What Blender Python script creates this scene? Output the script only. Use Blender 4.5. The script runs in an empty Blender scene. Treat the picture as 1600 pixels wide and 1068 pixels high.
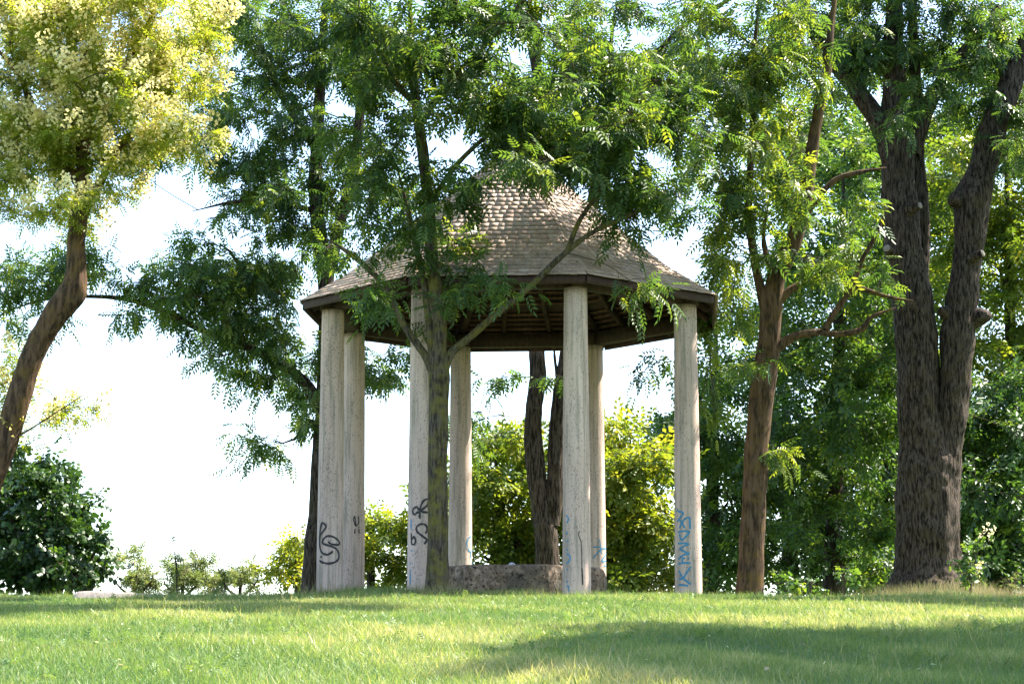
import bpy, math, random
import numpy as np
from mathutils import Vector, noise as mnoise

# ------------------------------------------------------------------ camera, sky, sun, exposure
scene = bpy.context.scene
COL = scene.collection
F_PX, PITCH, YAW = 3610.0, math.radians(9.108), 0.00082      # focal length in photo pixels (1600 wide), tilt, pan
CAM = np.array([0.0, -39.0, -1.773])
SUN_ELEV, SUN_BACK = math.radians(53), math.radians(24)      # sun stands to the right, a little behind the gazebo

cam_data = bpy.data.cameras.new("camera")
cam = bpy.data.objects.new("camera", cam_data)
COL.objects.link(cam)
cam.location = CAM
cam.rotation_euler = (math.pi / 2 + PITCH, 0, YAW)
cam_data.sensor_width = 36.0
cam_data.lens = F_PX / 1600 * 36.0
cam_data.clip_start = 0.5
cam_data.clip_end = 3000
scene.camera = cam

world = bpy.data.worlds.new("World")
scene.world = world
world.use_nodes = True
nt = world.node_tree
sky = nt.nodes.new("ShaderNodeTexSky")
sky.sky_type = 'NISHITA'
sky.sun_disc = False
sky.sun_elevation = SUN_ELEV
sky.sun_rotation = math.pi / 2 - SUN_BACK
sky.air_density = 1.0
sky.dust_density = 0.8
sky.ozone_density = 1.0
bg = nt.nodes["Background"]
bg.inputs[1].default_value = 0.13
nt.links.new(sky.outputs[0], bg.inputs[0])

sun_data = bpy.data.lights.new("sun", 'SUN')
sun_data.energy = 5.0
sun_data.angle = math.radians(0.55)
sun_data.color = (1.0, 0.93, 0.80)
sun = bpy.data.objects.new("sun", sun_data)
COL.objects.link(sun)
SUN = Vector((math.cos(SUN_ELEV) * math.cos(SUN_BACK), math.cos(SUN_ELEV) * math.sin(SUN_BACK), math.sin(SUN_ELEV)))
sun.rotation_euler = SUN.to_track_quat('Z', 'Y').to_euler()
sun.location = (20, 10, 30)

scene.view_settings.view_transform = 'Standard'
scene.view_settings.look = 'None'
scene.view_settings.gamma = 1.0
scene.view_settings.exposure = 2.1
scene.cycles.use_denoising = True
scene.cycles.denoiser = 'OPENIMAGEDENOISE'
scene.cycles.denoising_input_passes = 'RGB_ALBEDO_NORMAL'
scene.cycles.denoising_prefilter = 'NONE'
scene.cycles.max_bounces = 7
scene.cycles.diffuse_bounces = 4
scene.cycles.glossy_bounces = 2
scene.cycles.transmission_bounces = 5
scene.cycles.sample_clamp_indirect = 6.0

rng = np.random.default_rng(11)

# ------------------------------------------------------------------ helpers
def at(px, py, Y):
    """the world point at depth plane y = Y that the photo shows at pixel (px, py)"""
    a, b = (px - 800) / F_PX, (534 - py) / F_PX
    c, s = math.cos(PITCH), math.sin(PITCH)
    x, y, z = a, c - s * b, s + c * b
    cy, sy = math.cos(YAW), math.sin(YAW)
    x, y = cy * x - sy * y, sy * x + cy * y
    k = (Y - CAM[1]) / y
    return np.array([CAM[0] + x * k, Y, CAM[2] + z * k])

def ray(px, py):
    p = at(px, py, 0.0) - CAM
    return p / np.linalg.norm(p)

def mpp(Y):                                                   # metres per photo pixel at depth plane Y
    return (Y - CAM[1]) / F_PX

class MB:
    """collects vertices and faces, builds one mesh object"""
    def __init__(self):
        self.v, self.t, self.q, self.n, self.a = [], [], [], 0, []
    def add(self, v, quads=None, tris=None, tint=None):
        v = np.asarray(v, dtype=np.float32)
        if quads is not None and len(quads): self.q.append(np.asarray(quads, dtype=np.int32) + self.n)
        if tris is not None and len(tris): self.t.append(np.asarray(tris, dtype=np.int32) + self.n)
        self.v.append(v); self.n += len(v)
        self.a.append(np.full(len(v), 0.5, np.float32) if tint is None else np.asarray(tint, np.float32))
    def build(self, name, mat, parent=None, smooth=False, use_tint=False):
        me = bpy.data.meshes.new(name)
        if not self.v:
            self.v = [np.zeros((0, 3), np.float32)]; self.a = [np.zeros(0, np.float32)]
        V = np.concatenate(self.v)
        q = np.concatenate(self.q) if self.q else np.zeros((0, 4), np.int32)
        t = np.concatenate(self.t) if self.t else np.zeros((0, 3), np.int32)
        me.vertices.add(len(V)); me.vertices.foreach_set("co", V.ravel())
        loops = np.concatenate([q.ravel(), t.ravel()]).astype(np.int32)
        me.loops.add(len(loops)); me.loops.foreach_set("vertex_index", loops)
        nf = len(q) + len(t)
        me.polygons.add(nf)
        st = np.concatenate([np.arange(len(q)) * 4, len(q) * 4 + np.arange(len(t)) * 3]).astype(np.int32)
        me.polygons.foreach_set("loop_start", st)
        if smooth: me.polygons.foreach_set("use_smooth", np.ones(nf, bool))
        if use_tint:
            at_ = me.attributes.new("tint", 'FLOAT', 'POINT')
            at_.data.foreach_set("value", np.concatenate(self.a))
        me.update(calc_edges=True)
        me.materials.append(mat)
        o = bpy.data.objects.new(name, me)
        COL.objects.link(o)
        if parent is not None:
            o.parent = parent
            o.matrix_parent_inverse = parent_inverse(parent)
        return o

def parent_inverse(p):
    m = p.matrix_basis.copy()
    while p.parent is not None:
        m = p.parent.matrix_basis @ p.matrix_parent_inverse @ m if False else m
        break
    return m.inverted()

def empty(name, loc):
    o = bpy.data.objects.new(name, None)
    COL.objects.link(o)
    o.location = Vector([float(c) for c in loc])
    o.empty_display_size = 0.3
    return o

def tag(o, label=None, cat=None, group=None, kind=None):
    if label: o["label"] = label
    if cat: o["category"] = cat
    if group: o["group"] = group
    if kind: o["kind"] = kind
    return o

def catmull(P, n):
    P = np.asarray(P, float)
    if len(P) == 2:
        t = np.linspace(0, 1, n)[:, None]
        return P[0] * (1 - t) + P[1] * t
    Q = np.vstack([2 * P[0] - P[1], P, 2 * P[-1] - P[-2]])
    out = []
    for u in np.linspace(0, len(P) - 1 - 1e-9, n):
        i = int(u); f = u - i
        a, b, c, d = Q[i], Q[i + 1], Q[i + 2], Q[i + 3]
        out.append(0.5 * ((2 * b) + (c - a) * f + (2 * a - 5 * b + 4 * c - d) * f * f + (3 * b - a - 3 * c + d) * f ** 3))
    return np.array(out)

def tube(path, rad, sides=8, lump=0.0, lump_scale=2.0, seed=0, cap=True, ridge=0.0):
    path = np.asarray(path, float); n = len(path)
    T = np.gradient(path, axis=0)
    T /= np.linalg.norm(T, axis=1)[:, None] + 1e-9
    ref = np.array([1.0, 0, 0]) if abs(T[0][0]) < 0.8 else np.array([0, 1.0, 0])
    N = []
    v = ref
    for k in range(n):
        v = v - T[k] * np.dot(v, T[k]); v = v / (np.linalg.norm(v) + 1e-9); N.append(v)
    N = np.array(N); B = np.cross(T, N)
    ang = np.arange(sides) * 2 * math.pi / sides
    R = np.asarray(rad, float)[:, None] * np.ones((1, sides))
    if lump > 0:
        for k in range(n):
            for j in range(sides):
                d = N[k] * math.cos(ang[j]) + B[k] * math.sin(ang[j])
                p = path[k] + d * R[k, j]
                w = mnoise.fractal(Vector((p[0] * lump_scale + seed, p[1] * lump_scale, p[2] * lump_scale * 0.6)), 1.0, 2.0, 3)
                R[k, j] *= 1 + lump * w
                if ridge: R[k, j] += ridge * (0.5 - abs(mnoise.noise(Vector((p[0] * 20 + seed, p[1] * 20, p[2] * 4.5)))) * 2)
    V = path[:, None, :] + R[:, :, None] * (np.cos(ang)[None, :, None] * N[:, None, :] + np.sin(ang)[None, :, None] * B[:, None, :])
    V = V.reshape(-1, 3)
    k = np.arange(n - 1)[:, None] * sides; j = np.arange(sides)[None, :]; j2 = (j + 1) % sides
    quads = np.stack([k + j, k + j2, k + sides + j2, k + sides + j], -1).reshape(-1, 4)
    tris = None
    if cap:
        V = np.vstack([V, path[-1:]]); c = len(V) - 1; b = (n - 1) * sides
        tris = [[b + a, b + (a + 1) % sides, c] for a in range(sides)]
    return V, quads, tris

def box_from(P):
    """8 corners: 4 bottom loop, 4 top loop"""
    return np.asarray(P, float), [[0, 3, 2, 1], [4, 5, 6, 7], [0, 1, 5, 4], [1, 2, 6, 5], [2, 3, 7, 6], [3, 0, 4, 7]]

def beam_box(a, b, w, h, up=(0, 0, 1)):
    """a bar from a to b, width w across, height h along up (the given points are the centre line)"""
    a, b, up = np.asarray(a, float), np.asarray(b, float), np.asarray(up, float)
    d = (b - a) / np.linalg.norm(b - a)
    s = np.cross(d, up); s /= np.linalg.norm(s)
    u = np.cross(s, d)
    P = [a - s * w / 2 - u * h / 2, a + s * w / 2 - u * h / 2, b + s * w / 2 - u * h / 2, b - s * w / 2 - u * h / 2]
    P += [p + u * h for p in P]
    return box_from(P)

# ------------------------------------------------------------------ materials
def new_mat(name):
    m = bpy.data.materials.new(name); m.use_nodes = True
    t = m.node_tree
    return m, t, t.nodes["Principled BSDF"], t.nodes["Material Output"]

def N_(t, typ, **kw):
    n = t.nodes.new(typ)
    for k, v in kw.items(): setattr(n, k, v)
    return n

def ramp(t, stops, fac):
    r = N_(t, "ShaderNodeValToRGB")
    e = r.color_ramp.elements
    while len(e) < len(stops): e.new(0.5)
    for el, (p, c) in zip(e, stops):
        el.position = p; el.color = (*c, 1)
    t.links.new(fac, r.inputs[0])
    return r.outputs[0]

def coords(t, scale=(1, 1, 1)):
    g = N_(t, "ShaderNodeNewGeometry")
    mp = N_(t, "ShaderNodeMapping"); mp.inputs["Scale"].default_value = scale
    t.links.new(g.outputs["Position"], mp.inputs[0])
    return mp.outputs[0]

def noise_tex(t, vec, scale, detail=4, rough=0.6):
    n = N_(t, "ShaderNodeTexNoise")
    n.inputs["Scale"].default_value = scale; n.inputs["Detail"].default_value = detail; n.inputs["Roughness"].default_value = rough
    t.links.new(vec, n.inputs["Vector"])
    return n.outputs[0]

def mix_col(t, a, b, fac, mode='MIX'):
    m = N_(t, "ShaderNodeMix", data_type='RGBA', blend_type=mode)
    for s, v in ((m.inputs[0], fac), (m.inputs[6], a), (m.inputs[7], b)):
        if hasattr(v, "links") or hasattr(v, "is_linked"): t.links.new(v, s)
        else: s.default_value = v if isinstance(v, (int, float)) else (*v, 1)
    return m.outputs[2]

def bump(t, bsdf, h, strength, dist):
    b = N_(t, "ShaderNodeBump"); b.inputs["Strength"].default_value = strength; b.inputs["Distance"].default_value = dist
    t.links.new(h, b.inputs["Height"]); t.links.new(b.outputs[0], bsdf.inputs["Normal"])

def leaf_mat(name, dark, mid, light, transl=0.4, rough=0.42, spec=0.45, tr_gain=(1.6, 1.5, 0.6)):
    m, t, p, out = new_mat(name)
    a = N_(t, "ShaderNodeAttribute"); a.attribute_name = "tint"
    col = ramp(t, [(0.0, dark), (0.55, mid), (1.0, light)], a.outputs["Fac"])
    t.links.new(col, p.inputs["Base Color"])
    p.inputs["Roughness"].default_value = rough
    p.inputs["Specular IOR Level"].default_value = spec
    tr = N_(t, "ShaderNodeBsdfTranslucent")
    t.links.new(mix_col(t, col, tr_gain, 1.0, 'MULTIPLY'), tr.inputs[0])
    ms = N_(t, "ShaderNodeMixShader"); ms.inputs[0].default_value = transl
    t.links.new(p.outputs[0], ms.inputs[1]); t.links.new(tr.outputs[0], ms.inputs[2])
    t.links.new(ms.outputs[0], out.inputs[0])
    return m

def bark_mat(name, dark, light, ridge=14.0, moss=None, moss_amt=0.5, depth=0.02, patch=None):
    m, t, p, out = new_mat(name)
    v = coords(t, (ridge, ridge, ridge * 0.16))
    n1 = noise_tex(t, v, 1.0, 6, 0.65)
    v2 = coords(t)
    n2 = noise_tex(t, v2, 2.3, 4, 0.6)
    c = ramp(t, [(0.41, dark), (0.58, light)], n1)
    c = mix_col(t, c, (0.45, 0.42, 0.4), n2, 'OVERLAY')
    if patch:
        n4 = noise_tex(t, v2, 7.0, 3, 0.5)
        c = mix_col(t, c, patch, ramp(t, [(0.68, (0, 0, 0)), (0.76, (0.6, 0.6, 0.6))], n4))
    if moss:
        n3 = noise_tex(t, v2, 4.5, 5, 0.7)
        f = ramp(t, [(1 - moss_amt - 0.12, (0, 0, 0)), (1 - moss_amt + 0.1, (0.85, 0.85, 0.85))], n3)
        c = mix_col(t, c, moss, f)
    t.links.new(c, p.inputs["Base Color"])
    p.inputs["Roughness"].default_value = 0.9
    p.inputs["Specular IOR Level"].default_value = 0.15
    bump(t, p, n1, 0.9, depth)
    return m

def stone_mat():
    m, t, p, out = new_mat("weathered_travertine")
    v = coords(t, (1, 1, 0.42)); vv = coords(t)
    big = noise_tex(t, coords(t, (2.2, 2.2, 0.35)), 1.0, 4, 0.6)
    pits = noise_tex(t, v, 46.0, 4, 0.6)
    spots = noise_tex(t, coords(t, (1, 1, 0.6)), 58.0, 3, 0.55)
    streak = noise_tex(t, coords(t, (9, 9, 0.5)), 1.6, 5, 0.65)
    c = ramp(t, [(0.3, (0.50, 0.365, 0.31)), (0.55, (0.62, 0.47, 0.41)), (0.75, (0.69, 0.545, 0.485))], big)
    c = mix_col(t, c, (0.27, 0.235, 0.19), ramp(t, [(0.47, (0, 0, 0)), (0.64, (0.8, 0.8, 0.8))], streak))
    pm = ramp(t, [(0.31, (0.85, 0.85, 0.85)), (0.40, (0, 0, 0))], pits)
    pm2 = ramp(t, [(0.57, (0, 0, 0)), (0.66, (0.85, 0.85, 0.85))], spots)
    area = ramp(t, [(0.42, (0, 0, 0)), (0.58, (1, 1, 1))], noise_tex(t, coords(t, (3, 3, 0.8)), 1.0, 3, 0.6))
    pm2 = mix_col(t, pm2, area, 1.0, 'MULTIPLY')
    c = mix_col(t, c, (0.13, 0.11, 0.095), pm)
    c = mix_col(t, c, (0.10, 0.09, 0.085), pm2)
    t.links.new(c, p.inputs["Base Color"])
    p.inputs["Roughness"].default_value = 0.88
    p.inputs["Specular IOR Level"].default_value = 0.2
    inv = N_(t, "ShaderNodeMath", operation='SUBTRACT'); inv.inputs[0].default_value = 1.0
    t.links.new(pm, inv.inputs[1])
    bump(t, p, inv.outputs[0], 0.6, 0.008)
    return m

def conglomerate_mat():
    m, t, p, out = new_mat("conglomerate_stone")
    vv = coords(t)
    vo = N_(t, "ShaderNodeTexVoronoi"); vo.inputs["Scale"].default_value = 16.0
    t.links.new(vv, vo.inputs["Vector"])
    n = noise_tex(t, vv, 9.0, 6, 0.7)
    big = noise_tex(t, vv, 2.2, 3, 0.6)
    c = ramp(t, [(0.30, (0.045, 0.03, 0.02)), (0.48, (0.22, 0.15, 0.10)), (0.72, (0.52, 0.40, 0.31))], n)
    bw = N_(t, 'ShaderNodeRGBToBW'); t.links.new(vo.outputs['Color'], bw.inputs[0])
    c = mix_col(t, c, bw.outputs[0], 0.3, 'OVERLAY')
    c = mix_col(t, c, (0.075, 0.06, 0.048), ramp(t, [(0.42, (0, 0, 0)), (0.62, (0.8, 0.8, 0.8))], big))
    hole = ramp(t, [(0.34, (1, 1, 1)), (0.42, (0, 0, 0))], noise_tex(t, vv, 21.0, 2, 0.5))
    c = mix_col(t, c, (0.02, 0.015, 0.012), hole)
    t.links.new(c, p.inputs["Base Color"]); p.inputs["Roughness"].default_value = 0.95
    bump(t, p, n, 1.0, 0.03)
    return m

def wood_mat(name, dark, light, per_obj=0.5):
    m, t, p, out = new_mat(name)
    v = coords(t, (6, 6, 6))
    n = noise_tex(t, v, 1.0, 5, 0.65)
    w = N_(t, "ShaderNodeTexWave"); w.inputs["Scale"].default_value = 3.0; w.inputs["Distortion"].default_value = 7.0; w.inputs["Detail"].default_value = 3
    t.links.new(coords(t, (1, 1, 3)), w.inputs["Vector"])
    c = ramp(t, [(0.3, dark), (0.7, light)], n)
    c = mix_col(t, c, dark, mix_col(t, (0, 0, 0), (0.6, 0.6, 0.6), w.outputs["Fac"]))
    t.links.new(c, p.inputs["Base Color"]); p.inputs["Roughness"].default_value = 0.8
    bump(t, p, n, 0.4, 0.01)
    return m

def shingle_mat():
    m, t, p, out = new_mat("weathered_shingle")
    oi = N_(t, "ShaderNodeObjectInfo"); g = N_(t, "ShaderNodeNewGeometry")
    ad = N_(t, "ShaderNodeMath", operation='ADD'); fr = N_(t, "ShaderNodeMath", operation='FRACT')
    t.links.new(oi.outputs["Random"], ad.inputs[0]); t.links.new(g.outputs["Random Per Island"], ad.inputs[1])
    t.links.new(ad.outputs[0], fr.inputs[0])
    c = ramp(t, [(0.0, (0.42, 0.295, 0.235)), (0.35, (0.46, 0.335, 0.27)), (0.7, (0.49, 0.36, 0.295)), (1.0, (0.54, 0.42, 0.355))], fr.outputs[0])
    n = noise_tex(t, coords(t, (26, 26, 26)), 1.0, 5, 0.7)
    c = mix_col(t, c, (0.15, 0.115, 0.09), ramp(t, [(0.5, (0, 0, 0)), (0.78, (0.7, 0.7, 0.7))], n))
    n2 = noise_tex(t, coords(t), 1.3, 4, 0.6)
    c = mix_col(t, c, (0.17, 0.15, 0.085), ramp(t, [(0.50, (0, 0, 0)), (0.68, (0.7, 0.7, 0.7))], n2))
    t.links.new(c, p.inputs["Base Color"]); p.inputs["Roughness"].default_value = 0.85
    bump(t, p, n, 0.25, 0.003)
    return m

def flat_mat(name, col, rough=0.7):
    m, t, p, out = new_mat(name)
    n = noise_tex(t, coords(t), 25.0, 3, 0.6)
    c = mix_col(t, tuple(x * 0.7 for x in col), col, ramp(t, [(0.35, (0, 0, 0)), (0.6, (1, 1, 1))], n))
    t.links.new(c, p.inputs["Base Color"]); p.inputs["Roughness"].default_value = rough
    return m

def ground_mat():
    m, t, p, out = new_mat("turf_soil")
    v = coords(t)
    n = noise_tex(t, v, 0.7, 6, 0.65); n2 = noise_tex(t, v, 14.0, 4, 0.7)
    c = ramp(t, [(0.3, (0.07, 0.12, 0.03)), (0.55, (0.10, 0.15, 0.04)), (0.75, (0.16, 0.15, 0.06))], n)
    c = mix_col(t, c, (0.05, 0.04, 0.025), ramp(t, [(0.5, (0, 0, 0)), (0.7, (0.7, 0.7, 0.7))], n2))
    t.links.new(c, p.inputs["Base Color"]); p.inputs["Roughness"].default_value = 0.95
    bump(t, p, n2, 0.8, 0.03)
    return m

M = {}
M['ground'] = ground_mat()
M['stone'] = stone_mat()
M['conglomerate'] = conglomerate_mat()
M['shingle'] = shingle_mat()
M['wood_dark'] = wood_mat("dark_timber", (0.024, 0.012, 0.008), (0.078, 0.037, 0.023))
M['wood_red'] = wood_mat("red_brown_timber", (0.028, 0.013, 0.009), (0.075, 0.035, 0.023))
M['wood_slat'] = wood_mat("slat_timber", (0.11, 0.05, 0.03), (0.24, 0.12, 0.075))
M['paint_black'] = flat_mat("black_spray_paint", (0.022, 0.02, 0.024), 0.6)
M['paint_blue'] = flat_mat("blue_spray_paint", (0.05, 0.25, 0.44), 0.6)
M['crack'] = flat_mat("dark_crack", (0.05, 0.045, 0.045), 0.9)
M['bark_grey'] = bark_mat("grey_ash_bark", (0.026, 0.022, 0.018), (0.115, 0.096, 0.078), 30, moss=(0.15, 0.13, 0.03), moss_amt=0.45, depth=0.03, patch=(0.03, 0.028, 0.025))
M['bark_brown'] = bark_mat("brown_bark", (0.032, 0.021, 0.013), (0.125, 0.078, 0.048), 18, moss=(0.12, 0.075, 0.02), moss_amt=0.4, depth=0.02)
M['bark_dark'] = bark_mat("dark_ridged_bark", (0.012, 0.009, 0.007), (0.105, 0.082, 0.066), 28, moss=(0.06, 0.045, 0.02), moss_amt=0.36, depth=0.05, patch=(0.12, 0.11, 0.095))
M['bark_far'] = bark_mat("shaded_bark", (0.022, 0.018, 0.014), (0.075, 0.06, 0.046), 16, depth=0.02)
M['twig'] = bark_mat("twig_bark", (0.035, 0.028, 0.02), (0.10, 0.08, 0.055), 20, depth=0.003)
M['cut_wood'] = flat_mat("cut_branch_wood", (0.30, 0.25, 0.2), 0.85)
M['leaf_ash'] = leaf_mat("ash_leaf", (0.026, 0.064, 0.028), (0.058, 0.118, 0.034), (0.17, 0.225, 0.04), 0.5, 0.4, 0.45, (2.2, 1.9, 0.6))
M['leaf_light'] = leaf_mat("pagoda_leaf", (0.10, 0.16, 0.025), (0.17, 0.24, 0.035), (0.27, 0.31, 0.05), 0.58, 0.42, 0.4, (2.0, 1.7, 0.6))
M['leaf_lime'] = leaf_mat("lime_green_leaf", (0.055, 0.11, 0.022), (0.125, 0.185, 0.032), (0.25, 0.27, 0.045), 0.5, 0.42, 0.4, (2.0, 1.7, 0.5))
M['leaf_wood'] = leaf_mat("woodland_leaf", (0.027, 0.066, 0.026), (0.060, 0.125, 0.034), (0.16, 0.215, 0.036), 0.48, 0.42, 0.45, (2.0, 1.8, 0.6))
M['leaf_bush'] = leaf_mat("broad_bush_leaf", (0.018, 0.045, 0.014), (0.035, 0.085, 0.02), (0.09, 0.17, 0.025), 0.32, 0.4)
M['leaf_scrub'] = leaf_mat("scrub_leaf", (0.10, 0.145, 0.05), (0.19, 0.22, 0.085), (0.34, 0.29, 0.17), 0.4, 0.5, 0.3, (1.3, 1.3, 0.8))
M['flower'] = leaf_mat("cream_blossom", (0.70, 0.60, 0.24), (0.84, 0.74, 0.36), (0.90, 0.84, 0.55), 0.5, 0.6, 0.2, (1.0, 1.0, 0.9))
M['grass'] = leaf_mat("lawn_blade", (0.085, 0.165, 0.055), (0.19, 0.265, 0.075), (0.45, 0.42, 0.22), 0.42, 0.45, 0.35, (1.5, 1.35, 0.7))
M['straw'] = leaf_mat("dry_grass_blade", (0.14, 0.17, 0.06), (0.29, 0.25, 0.11), (0.47, 0.37, 0.21), 0.35, 0.6, 0.2, (1, 1, 1))
M['kerb'] = flat_mat('weathered_kerb_stone', (0.34, 0.29, 0.26), 0.9)
M['pale'] = flat_mat("pale_blue_plastic", (0.55, 0.6, 0.75), 0.5)

# ------------------------------------------------------------------ ground
def height(x, y):
    x = np.asarray(x, float); y = np.asarray(y, float)
    t = np.clip(-2.6 - y, 0, 70)
    z = -(0.055 * t + 0.00106 * t * t)
    b = np.clip(y - 7.5, 0, 60)
    z = z - np.minimum(0.08 * b + 0.004 * b * b, 9.0)
    z = z + 0.12 * np.exp(-((x + 2.2) ** 2 / 1.6 + (y + 2.5) ** 2 / 6.0))
    z = z + 0.42 * np.exp(-((x - 7.6) ** 2 + (y - 3.0) ** 2) / 3.0)
    z = z + 0.03 * np.sin(x * 1.3 + 0.4 * y) * np.sin(y * 0.9 - 0.5 * x) + 0.016 * np.sin(3.1 * x + 1.7 * y + 2 * np.sin(.7 * x)) + 0.02 * np.sin(.55 * x + 1.1)
    return z

def build_ground():
    xs = np.concatenate([-np.geomspace(900, 26, 14), np.arange(-24, 24.1, 0.4), np.geomspace(26, 900, 14)])
    ys = np.concatenate([-45 - np.geomspace(400, 2, 10), np.arange(-44, 30.1, 0.4), np.geomspace(32, 900, 14)])
    X, Y = np.meshgrid(xs, ys)
    V = np.stack([X, Y, height(X, Y)], -1).reshape(-1, 3)
    nx, ny = len(xs), len(ys)
    i = np.arange(ny - 1)[:, None] * nx; j = np.arange(nx - 1)[None, :]
    q = np.stack([i + j, i + j + 1, i + nx + j + 1, i + nx + j], -1).reshape(-1, 4)
    mb = MB(); mb.add(V, q)
    tag(mb.build("ground", M['ground'], smooth=True), kind="structure")
build_ground()

# ------------------------------------------------------------------ gazebo
R_COL, Z_TOP, R_EAVE, Z_EAVE, ALPHA = 3.175, 4.852, 3.72, 4.985, math.radians(17.9)
def corner(k, r, z):                                          # corner 0 is the one nearest the camera, counting towards the right
    th = ALPHA + k * math.pi / 4
    return np.array([r * math.sin(th), -r * math.cos(th), z])

gz = empty("gazebo", (0, 0, 0))
tag(gz, "open octagonal stone-columned gazebo with pointed wooden shingle roof on the hilltop", "gazebo")

def col_radius(z):
    u = max(0.0, min(1.0, z / Z_TOP))
    return 0.222 - 0.038 * u ** 1.3
columns = []
for k in range(8):
    c = corner(k, R_COL, 0)
    zs = np.linspace(-0.35, Z_TOP, 40); sides = 40
    V = []
    for z in zs:
        r = col_radius(z)
        for a in range(sides):
            th = a * 2 * math.pi / sides
            p = Vector((math.cos(th) * 2.2 + k * 7, math.sin(th) * 2.2, z * 1.1))
            rr = r * (1 + 0.012 * mnoise.noise(p) + 0.006 * mnoise.noise(p * 5))
            V.append((c[0] + rr * math.cos(th), c[1] + rr * math.sin(th), z))
    n = len(zs)
    i = np.arange(n - 1)[:, None] * sides; j = np.arange(sides)[None, :]
    q = np.stack([i + j, i + (j + 1) % sides, i + sides + (j + 1) % sides, i + sides + j], -1).reshape(-1, 4)
    V.append((c[0], c[1], Z_TOP))
    t = [[(n - 1) * sides + a, (n - 1) * sides + (a + 1) % sides, len(V) - 1] for a in range(sides)]
    mb = MB(); mb.add(V, q, t)
    columns.append(mb.build("column", M['stone'], gz, smooth=True))

# roof profile: (radius to the corner, height); slightly flared eaves
PROF = [(R_EAVE, Z_EAVE), (2.85, 5.53), (0.0, 7.95)]
SEG = [math.hypot(PROF[i + 1][0] - PROF[i][0], PROF[i + 1][1] - PROF[i][1]) for i in range(2)]
def prof(s):
    if s < SEG[0]:
        f = s / SEG[0]; a, b = PROF[0], PROF[1]
    else:
        f = (s - SEG[0]) / SEG[1]; a, b = PROF[1], PROF[2]
    return a[0] + (b[0] - a[0]) * f, a[1] + (b[1] - a[1]) * f
S_TOT = sum(SEG)

def roof_pt(k, s, u, lift=0.0):
    """point on facet k (between corners k and k+1): s runs up the slope along the hip, u from 0 to 1 across, lift out of the plane"""
    r, z = prof(max(0.0, min(S_TOT - 1e-4, s)))
    a, b = corner(k, r, z), corner(k + 1, r, z)
    over = min(0.0, s)
    p = a + (b - a) * u
    th = ALPHA + (k + 0.5) * math.pi / 4
    seg = 0 if s < SEG[0] else 1
    sl = math.atan2(PROF[seg + 1][1] - PROF[seg][1], (PROF[seg][0] - PROF[seg + 1][0]) * math.cos(math.pi / 8))
    out = np.array([math.sin(th), -math.cos(th), 0.0])
    nrm = out * math.sin(sl) + np.array([0, 0, math.cos(sl)])
    if over < 0:
        p = p - over * (out * math.cos(sl) - np.array([0, 0, math.sin(sl)]))
    return p + nrm * lift

deck = MB()
for k in range(8):
    for s0, s1 in ((0.0, SEG[0]), (SEG[0], S_TOT - 1e-3)):
        P = [roof_pt(k, s0, 0, -0.02), roof_pt(k, s0, 1, -0.02), roof_pt(k, s1, 1, -0.02), roof_pt(k, s1, 0, -0.02)]
        deck.add(P, [[0, 1, 2, 3]])
roof = deck.build("roof", M['wood_dark'], gz)

rs = random.Random(5)
EXPO = 0.142
pieces = []
rows = int((S_TOT - 0.05) / EXPO) + 1
for k in range(8):
    for r in range(rows):
        s = r * EXPO - 0.03
        rr, _ = prof(max(0, s))
        wid = 2 * rr * math.sin(math.pi / 8)
        if wid < 0.06: continue
        u = -rs.uniform(0, 0.12) / wid
        while u < 1:
            w = rs.uniform(0.10, 0.20) / wid
            u0, u1 = max(0, u + 0.0006 / wid), min(1, u + w - 0.0006 / wid)
            u += w
            if (u1 - u0) * wid < 0.02: continue
            sj = s + rs.uniform(-0.011, 0.011) - (0.025 if rs.random() < 0.04 else 0)
            tl = rs.uniform(-0.002, 0.003)
            lo, hi = 0.014 + tl * .5, 0.003
            th_ = rs.uniform(0.007, 0.009)
            s1 = min(sj + EXPO * 1.65, S_TOT - 0.01)
            sk = rs.uniform(-0.01, 0.01)
            P = [roof_pt(k, sj, u0, lo), roof_pt(k, sj + sk, u1, lo), roof_pt(k, s1, u1, hi), roof_pt(k, s1, u0, hi)]
            Q = [roof_pt(k, sj, u0, lo + th_), roof_pt(k, sj + sk, u1, lo + th_ + rs.uniform(-0.001, 0.002)), roof_pt(k, s1, u1, hi + th_ * 0.6), roof_pt(k, s1, u0, hi + th_ * 0.6)]
            c = sum(P) / 4
            th = ALPHA + (k + 0.5) * math.pi / 4
            facing = math.cos(th)                              # 1 = faces the camera
            px = 806 + c[0] * 92.6
            clear = 1.0 if (760 < px < 1110) else 0.6          # where the leaves leave the roof in view
            pieces.append((facing * clear * (u1 - u0) * wid, P + Q))
pieces.sort(key=lambda e: -e[0])
rest = MB()
for i, (sc_, P) in enumerate(pieces):
    v, q = box_from(P)
    if i < 300:
        mb = MB(); mb.add(v, q); mb.build("shingle", M['shingle'], roof)
    else:
        rest.add(v, q)
tag(rest.build("shingle_courses", M['shingle'], roof), kind="stuff")
v, q, t = tube([(0, 0, 7.84), (0, 0, 7.93), (0, 0, 8.02), (0, 0, 8.06)], [0.16, 0.13, 0.06, 0.01], 8)
mb = MB(); mb.add(v, q, t); mb.build("apex_cap", M['shingle'], roof)

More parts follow.
